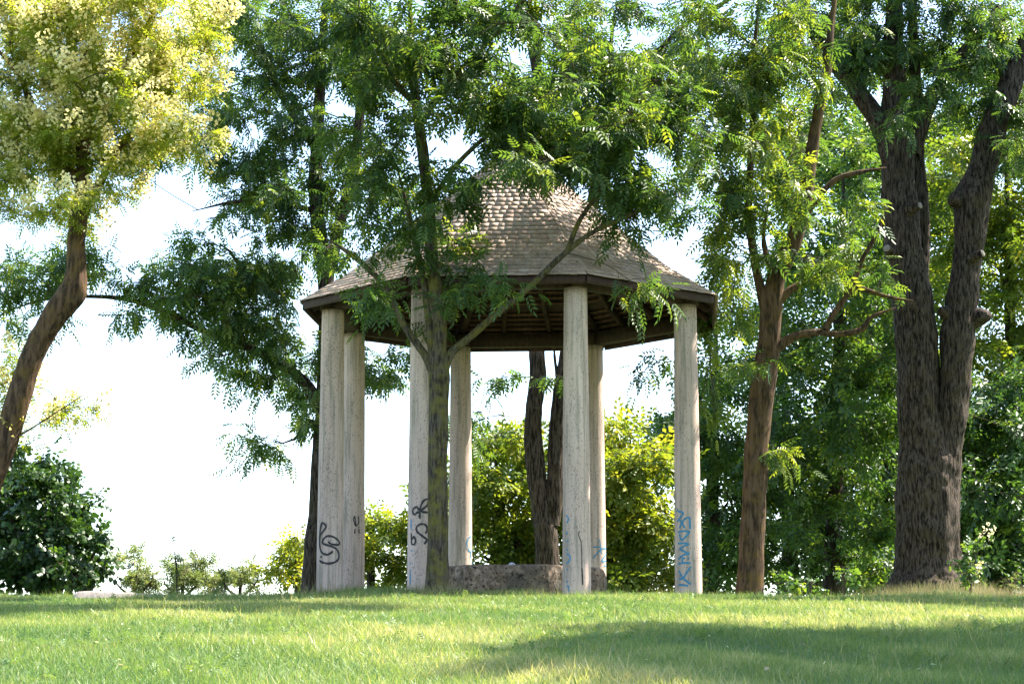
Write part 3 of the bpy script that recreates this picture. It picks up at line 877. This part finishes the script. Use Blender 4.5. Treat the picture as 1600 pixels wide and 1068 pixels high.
# forked tree behind the basin
t4 = plant("forked_tree", "forked dark-barked tree seen between the columns behind the basin", "tree", [at(855, 925, 5.5)[0], 5.5, 0.0],
      [[(856, 945, 44), (856, 900, 37), (853, 830, 37), (846, 790, 33), (838, 740, 29), (833, 690, 29), (834, 640, 25), (840, 590, 26), (838, 540, 26), (838, 420, 24), (841, 260, 20), (840, 130, 17), (838, 60, 11), (835, -20, 8)],
       [(860, 820, 27), (867, 770, 28), (870, 700, 27), (874, 640, 27), (884, 570, 26), (900, 480, 24), (925, 330, 20), (942, 190, 17), (950, 110, 12), (960, 20, 8)],
       [(878, 640, 12), (872, 600, 6), (866, 550, 4), (862, 500, 3)], [(840, 130, 12), (828, 70, 9), (815, 20, 7), (805, -30, 5)], [(942, 190, 10), (1000, 110, 8), (1070, 40, 7), (1130, 5, 6), (1180, -20, 5)]],
      [(850, 120, 60, 50, 0, .9), (900, 70, 70, 60), (980, 60, 90, 60), (1000, 150, 80, 70), (800, 150, 60, 50), (870, 220, 80, 50), (1060, 110, 70, 70), (770, 240, 40, 40, 0, .7), (1060, 260, 50, 50), (860, 590, 18, 22, 0, .8), (735, 640, 20, 50, 0, .7), (765, 585, 18, 15, 0, .4),
       (930, -90, 200, 50, 0, .4), (760, 20, 40, 20, 0, .5)],
      5.5, 1.0, 'pinnate', 'leaf_ash', 'bark_dark', 54, trunk_sides=28, ridge=0.012, keep=open_, tint_mu=0.52, dens=1.5)

# brown tree right of the gazebo
t5 = plant("crooked_tree", "brown crooked tree with two long side limbs just right of the gazebo", "tree", [at(1172, 932, -1.6)[0], -1.6, 0.0],
      [[(1171, 950, 56), (1172, 925, 45), (1175, 860, 39), (1179, 780, 38), (1183, 690, 37), (1194, 590, 39), (1202, 530, 35), (1206, 480, 33), (1212, 440, 30), (1225, 405, 30), (1243, 370, 25), (1258, 310, 22), (1266, 250, 20), (1280, 170, 17), (1292, 110, 14), (1300, 30, 10), (1310, -40, 7)],
       [(1200, 490, 22), (1186, 440, 15), (1176, 385, 13), (1169, 330, 12), (1175, 220, 10), (1178, 100, 8), (1185, 0, 6)],
       [(1212, 475, 16), (1235, 453, 12), (1262, 441, 11), (1292, 438, 10), (1330, 446, 9), (1390, 464, 6), (1430, 470, 4)],
       [(1210, 545, 18), (1240, 526, 13), (1275, 519, 11), (1310, 522, 10), (1345, 515, 9), (1362, 495, 7), (1400, 480, 5)],
       [(1290, 515, 11), (1303, 490, 9), (1330, 450, 9), (1345, 410, 8), (1372, 360, 6), (1385, 320, 4)], [(1215, 430, 12), (1200, 405, 10), (1193, 370, 7), (1200, 320, 5)], [(1250, 345, 12), (1300, 285, 9), (1340, 270, 8), (1385, 262, 6)],
       [(1186, 610, 8), (1181, 600, 7), (1180, 575, 6)]],
      [(1150, 80, 70, 80), (1130, 210, 65, 75), (1180, 300, 60, 50), (1125, 320, 45, 50, 0, .8), (1230, 230, 50, 60), (1270, 310, 50, 40, 0, .6), (1110, 370, 26, 25, 1.5, .6), (1135, 480, 38, 50, 2.5, .8), (1125, 560, 32, 50, 2.5, .8), (1310, 390, 50, 35, 0, .5), (1350, 440, 40, 25, 0, .5),
       (1240, 130, 60, 60), (1170, 400, 50, 40, 0, .8), (1110, 640, 22, 40, 3, .6), (1200, 715, 18, 30, 0, .7), (1170, 580, 25, 18, 0, .8), (1022, 560, 22, 18, 4.5, 1.2), (1330, 330, 40, 40, 0, .4), (1200, -80, 120, 50, 0, .5), (1180, -240, 260, 110, -6.2, 1.5), (1120, 10, 60, 30), (1210, 10, 60, 30), (1130, 420, 16, 20, 2, .5)],
      -1.6, 0.85, 'pinnate', 'leaf_ash', 'bark_brown', 65, trunk_sides=32, ridge=0.012, tint_mu=0.62, tint_sd=0.25, keep=gaps([(1110, 400, 18, 25), (1068, 460, 56, 60), (1145, 570, 12, 20)]))

# great double-stemmed tree at the right
t6 = plant("great_tree", "massive double-stemmed dark tree with sawn branch stubs at the right", "tree", [at(1450, 905, 3.2)[0], 3.2, float(height(at(1450, 905, 3.2)[0], 3.2))],
      [[(1452, 940, 158), (1451, 915, 132), (1450, 890, 106), (1449, 850, 98), (1450, 780, 96), (1449, 735, 92), (1443, 700, 78), (1437, 640, 68), (1433, 560, 66), (1428, 480, 66), (1422, 440, 62), (1410, 380, 60), (1405, 300, 54), (1402, 230, 50), (1398, 170, 40), (1396, 80, 32), (1398, 0, 26), (1400, -60, 20)],
       [(1470, 770, 56, -.05), (1478, 710, 52, -.06), (1487, 640, 48, -.08), (1493, 580, 50, -.1), (1497, 510, 52, -.1), (1508, 440, 44, -.1), (1515, 380, 46, -.1), (1521, 310, 58, -.1), (1537, 260, 46, -.1), (1552, 200, 42, -.1), (1572, 150, 38, -.1), (1592, 100, 34, -.1), (1620, 30, 26, -.1)],
       [(1430, 470, 34, .25), (1440, 400, 25, .25), (1440, 330, 24, .25), (1434, 250, 22, .25), (1432, 170, 20, .2), (1428, 80, 17, .1), (1425, 0, 13, .1)],
       [(1396, 250, 38), (1372, 190, 32), (1330, 130, 28), (1290, 80, 25), (1265, 30, 21), (1250, -20, 16)], [(1425, 240, 28), (1450, 165, 23), (1490, 100, 20), (1530, 55, 16), (1560, 10, 12)],
       [(1510, 300, 30, -.1), (1492, 314, 25, -.3), (1489, 318, 12, -.35)], [(1490, 490, 26, -.1), (1474, 488, 22, -.25), (1470, 490, 12, -.3)], [(1520, 500, 30, -.1), (1540, 492, 24, -.25), (1545, 488, 12, -.3)]],
      [(1300, 50, 70, 50), (1390, 60, 75, 55), (1490, 60, 90, 50), (1560, 130, 55, 60), (1400, 140, 50, 35, 0, .7), (1300, 120, 45, 40), (1475, 150, 50, 45, 0, .7), (1560, 220, 45, 35, 0, .8), (1230, 40, 50, 40), (1395, 195, 30, 14, -.6, .6), (1560, 40, 50, 40),
       (1450, -80, 200, 50, 0, .5), (1640, 120, 60, 120, 0, .6), (1290, 0, 80, 25), (1370, -5, 60, 25), (1460, 0, 70, 25), (1550, 0, 50, 25)],
      3.2, 0.8, 'pinnate', 'leaf_ash', 'bark_dark', 76, lump=0.14, trunk_sides=72, ridge=0.022, tint_mu=0.38, dens=1.25)
def stub(px, py, w, Y, dx, root):
    p = at(px, py, Y); d = np.array([dx, -0.8, 0.25]); d /= np.linalg.norm(d)
    a = w * mpp(Y) / 2
    v, q, t = tube([p - d * 0.28, p - d * .1, p, p + d * 0.015], [a * 1.7, a * 1.15, a, a * .9], 12, 0.12, 4, px)
    mb = MB(); mb.add(v, q); o = mb.build("branch_stub", M['bark_dark'], root, smooth=True)
    v, q, t = tube([p + d * 0.006, p + d * 0.018], [a * .86, a * .8], 12)
    mb = MB(); mb.add(v, q, t); mb.build("cut_face", M['cut_wood'], o)
stub(1437, 321, 13, 2.73, 0.75, t6); stub(1386, 388, 15, 2.8, -0.55, t6); stub(1535, 396, 13, 2.73, 0.8, t6)

# ------------------------------------------------------------------ woodland and bushes behind
def wood(label, name, px, base_py, Y, trunk_w, lean, blobs, seed, **kw):
    top = min(b[1] - b[3] * .3 for b in blobs)
    L = [[(px, base_py + 20, trunk_w * 1.3), (px + lean * .1, base_py - 60, trunk_w), (px + lean * .5, (base_py + top) / 2, trunk_w * .7), (px + lean, top, trunk_w * .25)]]
    mid = (base_py + top) / 2
    rr = random.Random(seed)
    for b in sorted(blobs, key=lambda b: -b[2] * b[3])[:5]:
        yy = min(base_py - 40, b[1] + 60)
        f = (base_py - yy) / max(1, base_py - top)
        L.append([(px + lean * f, yy, trunk_w * .4), ((px + lean * f + b[0]) / 2, (yy + b[1]) / 2 - 8, trunk_w * .3, rr.uniform(-.4, .4)), (b[0], b[1], trunk_w * .12, rr.uniform(-.8, .8))])
    p = at(px, base_py, Y)
    d = dict(leaf='spray', mat='leaf_wood', bark='bark_far', sub_r=0.66, twigs=6, per_twig=6, droop=0.2, cell=31, lscale=1.35, lump=.08, trunk_sides=10)
    d.update(kw)
    return plant(name, label, "tree" if 'tree' in name else "bush", [p[0], Y, float(height(p[0], Y))], L, blobs, Y, seed=seed, **d)

GW = "trees of the wood behind the gazebo"
wood("spreading green tree behind the crooked tree's side limbs", "woodland_tree", 1300, 930, 13, 30, 20,
     [(1300, 480, 90, 80), (1260, 600, 80, 80), (1340, 620, 70, 80), (1290, 720, 90, 70), (1250, 400, 60, 60), (1340, 380, 60, 60), (1280, 820, 90, 50), (1330, 250, 60, 70, 0, .7), (1350, 880, 60, 50)], 101, spread=1.3, group=GW, dens=1.0)
wood("leafy tree filling the gap left of the crooked trunk", "woodland_tree", 1110, 935, 17, 26, 10,
     [(1110, 700, 55, 70), (1085, 620, 40, 60, 0, .7), (1140, 780, 50, 70), (1110, 870, 60, 60), (1140, 600, 40, 60, 0, .7), (1130, 480, 40, 60, 0, .4), (1060, 690, 35, 60)], 102, spread=1.3, group=GW, dens=1.25, tint_mu=.4)
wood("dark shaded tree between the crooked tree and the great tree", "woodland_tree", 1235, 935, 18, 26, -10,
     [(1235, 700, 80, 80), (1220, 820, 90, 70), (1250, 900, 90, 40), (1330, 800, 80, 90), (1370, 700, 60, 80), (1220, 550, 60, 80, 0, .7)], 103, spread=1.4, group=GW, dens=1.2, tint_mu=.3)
wood("bright yellow-green tree rising behind the great tree's right stem", "woodland_tree", 1590, 930, 11, 30, -20,
     [(1560, 420, 60, 90), (1590, 300, 60, 70), (1550, 560, 60, 60), (1590, 640, 50, 50), (1480, 330, 50, 60, 0, .9), (1470, 430, 40, 60), (1640, 480, 60, 150), (1500, 250, 50, 60), (1600, 200, 60, 60)], 104, spread=1.2, group=GW, tint_mu=.38, dens=1.1, mat='leaf_lime')
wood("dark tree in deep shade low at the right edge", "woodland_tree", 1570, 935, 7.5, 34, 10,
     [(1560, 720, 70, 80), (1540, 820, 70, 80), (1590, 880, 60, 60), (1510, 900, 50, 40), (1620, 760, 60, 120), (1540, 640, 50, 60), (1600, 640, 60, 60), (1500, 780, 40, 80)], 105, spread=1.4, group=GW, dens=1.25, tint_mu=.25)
wood("tall tree behind the great tree with light showing through its crown", "woodland_tree", 1390, 930, 18, 34, 0,
     [(1380, 300, 80, 90), (1450, 260, 70, 90), (1330, 180, 70, 70), (1480, 380, 50, 80), (1350, 450, 70, 70), (1380, 560, 60, 70), (1460, 600, 40, 90), (1370, 650, 60, 60), (1480, 140, 80, 80), (1260, 250, 60, 80), (1200, 200, 60, 80, 0, .7), (1390, 800, 70, 70), (1400, 900, 60, 40)], 106, spread=1.5, group=GW, tint_mu=.5)
wood("yellow-green bushy tree seen between the basin's left column and forked trunk", "bushy_tree", 775, 925, 9.5, 18, 0,
     [(775, 740, 50, 45), (730, 790, 60, 60), (790, 830, 60, 50), (740, 870, 60, 40), (800, 690, 40, 30), (740, 700, 28, 25, 0, .8), (850, 850, 50, 60), (860, 740, 40, 60)], 107, spread=0.9, mat='leaf_lime', tint_mu=.45, dens=1.3, sub_r=.5)
wood("bright lime bushy tree seen between the two right columns", "bushy_tree", 985, 935, 8.5, 18, 0,
     [(975, 740, 45, 60), (960, 680, 25, 40), (1000, 820, 50, 60), (960, 860, 50, 60), (1010, 900, 50, 40), (1015, 720, 30, 40, 0, .8), (940, 780, 40, 80)], 108, spread=0.9, mat='leaf_lime', tint_mu=.64, dens=1.4, sub_r=.5)
wood("yellowish young tree left of the gazebo between the paired left columns and slim ash", "bushy_tree", 580, 925, 11, 12, 0,
     [(590, 840, 40, 30), (600, 885, 50, 35), (560, 880, 40, 35), (620, 820, 22, 22, 0, .8), (582, 812, 14, 16, 0, .8), (640, 870, 30, 50)], 109, spread=0.7, mat='leaf_lime', tint_mu=.6, dens=1.4, sub_r=.42, lscale=1.1)
wood("small yellowing bush just left of the paired left columns", "yellow_bush", 465, 925, 8, 9, 0,
     [(465, 860, 22, 22), (455, 895, 30, 25), (490, 890, 22, 30), (478, 835, 12, 14, 0, .8)], 110, spread=0.5, mat='leaf_lime', tint_mu=.75, dens=1.5, sub_r=.35, lscale=1.0)
# dark broad-leaved bush at the left
plant("broad_leaved_bush", "dense dark broad-leaved bush at the left edge under the leaning trunk", "bush", [at(70, 930, -1.0)[0], -1.0, 0.0],
      [[(75, 940, 20), (75, 880, 14), (70, 800, 9), (60, 720, 4)], [(75, 930, 14), (110, 850, 9), (135, 780, 4)], [(70, 930, 14), (30, 850, 9), (10, 760, 4)], [(78, 930, 12), (130, 890, 8), (160, 840, 4)], [(72, 930, 12), (-10, 880, 8), (-40, 800, 5)]],
      [(60, 790, 65, 65), (110, 830, 50, 60), (30, 860, 60, 55), (90, 890, 70, 35), (20, 760, 40, 50), (55, 725, 26, 18, 0, .8), (130, 780, 16, 22, 0, .7), (155, 860, 18, 30, 0, .8), (100, 745, 12, 14, 0, .9), (30, 705, 14, 12, 0, .9), (168, 890, 10, 14, 0, .9), (-40, 820, 50, 90, 0, .7)],
      -1.0, 0.7, 'broad', 'leaf_bush', 'bark_far', 120, sub_r=0.36, twigs=6, per_twig=5, droop=0.15, dens=1.5, cell=28, tint_mu=.40, tint_sd=.3, lscale=.78, trunk_sides=8)
# scrub at the crest on the left
SC = "scrub bushes on the crest"
for i, (lab, px, blobs, sd) in enumerate([
        ("thin wispy scrub bush next to the dark bush", 210, [(205, 890, 30, 25, 0, .7), (195, 868, 18, 14, 0, .5), (190, 915, 35, 15, 0, .9), (230, 912, 30, 14, 0, .9)], 131),
        ("widest pinkish-green scrub bush above the stone slab", 285, [(270, 905, 44, 18), (315, 905, 40, 18), (250, 918, 40, 12), (300, 886, 26, 12, 0, .7), (262, 888, 20, 10, 0, .6)], 132),
        ("small pale scrub bush nearest the yellowing bush", 375, [(370, 912, 34, 16), (385, 895, 13, 14, 0, .8), (340, 918, 34, 12), (405, 918, 22, 10)], 133)]):
    plant("scrub_bush", lab, "bush", [at(px, 930, 8.5)[0], 8.5, float(height(at(px, 930, 8.5)[0], 8.5))], [[(px, 945, 8), (px, 925, 6), (px + 3, 900, 3), (px + 5, 880, 1.5)], [(px, 935, 5), (px + 25, 910, 3), (px + 30, 890, 1.2)], [(px, 935, 5), (px - 25, 915, 3), (px - 30, 898, 1.2)]],
          blobs, 8.5, 0.4, 'small', 'leaf_scrub', 'bark_far', sd, lscale=1.2, sub_r=0.26, twigs=6, per_twig=6, droop=-0.1, cell=17, tint_mu=.36, group=SC, trunk_sides=6, twig_r=.002)
# tall sprigs standing out of the scrub
for px, py, lab in ((270, 838, "tall thin sprig standing above the widest scrub bush"), (345, 880, "short leaning sprig between two scrub bushes")):
    plant("sprig", lab, "plant", [at(px, 930, 1.5)[0], 1.5, 0.0], [[(px + 8, 940, 3), (px + 6, 900, 2), (px + 2, py + 20, 1.4), (px, py, .8)]],
          [(px + 1, py + 10, 3, 8), (px + 4, py + 30, 4, 12), (px + 6, py + 55, 7, 14)], 1.5, 0.04, 'small', 'leaf_scrub', 'bark_far', int(px), sub_r=0.07, twigs=3, per_twig=2, droop=-.2, cell=8, lscale=.8, trunk_sides=5, twig_r=.0012)
# plants at the foot of the great tree
def herb(name, label, px, py_top, Y, n, seed, flowers=0.0, mat='leaf_wood', w=20, leaf='broad', ls=.7):
    r = random.Random(seed)
    limbs = [[(px, 940, 5), (px + 2, 910, 3), (px + r.uniform(-w, w) * .6, (920 + py_top) / 2, 2), (px + r.uniform(-w, w), py_top, 1)] for _ in range(n)]
    b = [(px, (py_top + 920) / 2, w, (920 - py_top) * .4), (px + w * .3, py_top + 8, w * .8, 10)]
    return plant(name, label, "plant", [at(px, 925, Y)[0], Y, float(height(at(px, 925, Y)[0], Y))], limbs, b, Y, 0.15, leaf, mat, 'twig', seed, sub_r=0.16, twigs=4, per_twig=3, droop=0.1, cell=15, lscale=ls, trunk_sides=6, flowers=flowers, twig_r=.002)
herb("flowering_plant", "tall flowering weed with pale heads at the foot of the great tree", 1515, 850, -1.6, 5, 141, flowers=.10, w=22, ls=.5)
herb("weed", "leafy weed left of the great tree's foot", 1318, 885, -1.8, 4, 142, w=14, ls=.6)
herb("weed", "low leafy weed just right of the crooked trunk", 1225, 905, -1.7, 3, 143, w=22, ls=.55)
herb("weed", "small leafy weed midway between the crooked and great trees", 1265, 908, -1.9, 3, 144, w=14, ls=.5)
herb("weed", "sparse weed at the far right edge of the lawn", 1578, 900, -1.5, 3, 145, w=18, ls=.5, leaf='small', mat='leaf_scrub')

# two trees beyond the right edge of the picture whose shade lies on the lawn
def shade_tree(label, x, y, h, rad, seed, n=1.0):
    def pp(p):                                                # photo pixel of a world point, only to feed plant()
        d = np.array(p) - CAM; c, s_ = math.cos(PITCH), math.sin(PITCH)
        f = c * d[1] + s_ * d[2]; u = -s_ * d[1] + c * d[2]
        return 800 + F_PX * d[0] / f, 534 - F_PX * u / f
    g = float(height(x, y))
    def e(dx, z, w): return (*pp((x + dx, y, z)), w / mpp(y))
    L = [[e(0, g - .2, .7), e(0.1, g + 2, .5), e(0, h - 2, .4), e(-.2, h + 2, .15)], [e(0, h - 3, .25), e(-rad * .5, h - .5, .15), e(-rad * .8, h + .5, .06)], [e(0, h - 2.5, .25), e(rad * .5, h, .15), e(rad * .8, h + 1, .06)]]
    k = 1 / mpp(y)
    c = pp((x, y, h)); a = pp((x - rad * .4, y, h - 1)); b = pp((x + rad * .4, y, h + 1.5))
    plant("shade_tree", label, "tree", [x, y, g], L, [(*c, rad * k, rad * .7 * k, 0, .5 * n), (*a, rad * .6 * k, rad * .5 * k, .5, .5 * n), (*b, rad * .5 * k, rad * .5 * k, -.5, .4 * n)], y, rad * .42, 'spray', 'leaf_wood', 'bark_far', seed,
          sub_r=0.85, twigs=6, per_twig=6, lscale=2.5, cell=84, trunk_sides=8, twig_r=.008)
shade_tree("nearer broad tree beyond the right edge shading the lower lawn", 11.2, -18.2, 6.9, 4.6, 150, 2.5)
shade_tree("farther broad tree beyond the right edge shading the crest", 13.2, -3.6, 8.5, 3.4, 151, 2.6)

# ------------------------------------------------------------------ grass
def grass():
    r = np.random.default_rng(77)
    mb = MB()
    def blades(n, ylo, yhi, h, w, tmu, tsd, power=1.0, bend=0.5, zone=None):
        u = r.uniform(0, 1, n) ** power
        y = yhi + (ylo - yhi) * u
        half = (y - CAM[1]) * 800 / F_PX + 1.6
        x = r.uniform(-1, 1, n) * half
        if zone is not None:
            k = zone(x, y, r); x, y = x[k], y[k]; n = len(x)
        z = height(x, y)
        patch = np.sin(x * .9 + 1.3 * np.sin(y * .5)) * np.sin(y * .75 + x * .35) * .5 + np.sin(x * 2.7 + y * 1.9) * .25 + np.sin(x * 7.1 - y * 3.3) * .15
        hh = h * r.uniform(.45, 1.35, n) * (1 + .35 * patch)
        a = r.uniform(0, 6.283, n); ww = w * r.uniform(.7, 1.3, n)
        dx, dy = np.cos(a), np.sin(a)
        b = r.uniform(0, 6.283, n); bl = hh * r.uniform(.1, bend * 1.4, n)
        P0 = np.stack([x - dx * ww / 2, y - dy * ww / 2, z - .01], -1); P1 = np.stack([x + dx * ww / 2, y + dy * ww / 2, z - .01], -1)
        P2 = np.stack([x + np.cos(b) * bl, y + np.sin(b) * bl, z + hh], -1)
        V = np.stack([P0, P1, P2], 1).reshape(-1, 3)
        t = np.clip(r.normal(tmu, tsd, n) + .42 * patch + .14 * np.sin(.8 * x - .37 * y + 1.5 * np.sin(.6 * y)), 0, 1)
        mb.add(V, tris=np.arange(n * 3).reshape(-1, 3), tint=np.repeat(t, 3))
    blades(470000, -24, -2.4, 0.052, 0.0092, .40, .2, 1.0, 1.1)
    blades(30000, -3.2, 1.5, 0.09, 0.011, .42, .24)
    blades(26000, -6.0, -2.0, 0.12, 0.009, .36, .22, 1.0, .8, lambda x, y, r: (np.sin(x * 2.1 + np.sin(y * 3)) + np.sin(x * 5.3 + 1) * .7 + r.normal(0, .5, len(x))) > .6)
    blades(30000, -24, -4, 0.085, 0.013, .2, .15, 1.0, 1.2, lambda x, y, r: (np.sin(x * 3.3 + 2 * np.sin(y * 1.2)) * np.sin(y * 2.9 + x) + r.normal(0, .25, len(x))) > .55)
    blades(9000, -24, -3.2, 0.11, 0.009, .6, .25, 1.0, .7)
    tag(mb.build("lawn_grass", M['grass'], use_tint=True), "green lawn grass covering the slope in front of the gazebo", "grass", kind="stuff")
    mb = MB()
    blades(2600, -24, -3.6, 0.17, 0.006, .5, .25, 1.0, .35)
    def near(px, Y, rad):
        p = at(px, 930, Y)
        return lambda x, y, r: ((x - p[0]) ** 2 + (y - Y) ** 2 < rad * rad * r.uniform(0, 1, len(x)) ** .8)
    blades(30000, -5.2, -3.2, 0.20, 0.007, .4, .3, 1, .7, near(680, -4.2, .6))
    blades(22000, -5.0, -2.5, 0.18, 0.007, .4, .3, 1, .7, near(525, -3.6, .7))
    blades(60000, 0.0, 3.6, 0.26, 0.009, .5, .3, 1, .7, near(1450, 1.9, 1.7))
    blades(60000, -3.0, -0.5, 0.22, 0.008, .8, .2, 1, .8, near(1555, -1.4, .8))
    tag(mb.build("dry_grass", M['straw'], use_tint=True), "dry straw-coloured grass tufts round trunks and column feet", "grass", kind="stuff")
grass()
def specks():                                                 # daisies and fallen leaves lying in the lawn
    r = np.random.default_rng(5)
    for name, lab, n, sz, mat, lift in (("daisies", "tiny white daisies scattered in the lawn", 200, .014, 'flower', .05), ("fallen_leaves", "small fallen brown leaves scattered over the lawn", 160, .024, 'straw', .045)):
        mb = MB()
        y = r.uniform(-23, -4, n); x = r.uniform(-1, 1, n) * ((y - CAM[1]) * 800 / F_PX + 1)
        for i in range(n):
            c = np.array([x[i], y[i], float(height(x[i], y[i])) + lift]); a = r.uniform(0, 6.28); s_ = sz * r.uniform(.6, 1.3)
            u = np.array([math.cos(a), math.sin(a), r.normal(0, .4)]); w = np.array([-math.sin(a), math.cos(a), r.normal(0, .4)])
            mb.add([c - u * s_, c - w * s_ * .5, c + u * s_, c + w * s_ * .5], [[0, 1, 2, 3]], tint=[.9 if name == 'daisies' else r.uniform(0.1, 1)] * 4)
        tag(mb.build(name, M[mat], use_tint=True), lab, "flowers" if name == "daisies" else "leaves", kind="stuff")
specks()
def lawn_weeds():                                             # plantain and clover rosettes in the lawn
    r = np.random.default_rng(9)
    mb = MB(); n = 2600
    cx = r.uniform(-7, 7, 260); cy = r.uniform(-23, -3, 260)
    k = r.integers(0, 260, n); x = cx[k] + r.normal(0, .22, n); y = cy[k] + r.normal(0, .3, n)
    O = np.stack([x, y, height(x, y) + .015], -1); D = r.normal(0, 1, (n, 3)); D[:, 2] = r.uniform(.1, .8, n)
    place(mb, 'small', O, D, r.normal(0, .4, (n, 3)) + [0, 0, 1], r.uniform(.4, .8, n), np.clip(r.normal(.2, .15, n), 0, .6))
    tag(mb.build("lawn_weeds", M['grass'], use_tint=True), "low leafy weeds and clover growing among the lawn grass", "weeds", kind="stuff")
lawn_weeds()
tot = sum(len(o.data.polygons) for o in bpy.data.objects if o.type == 'MESH')
for k, v in STAT.items(): print(v, k[:50])
print("faces", tot)
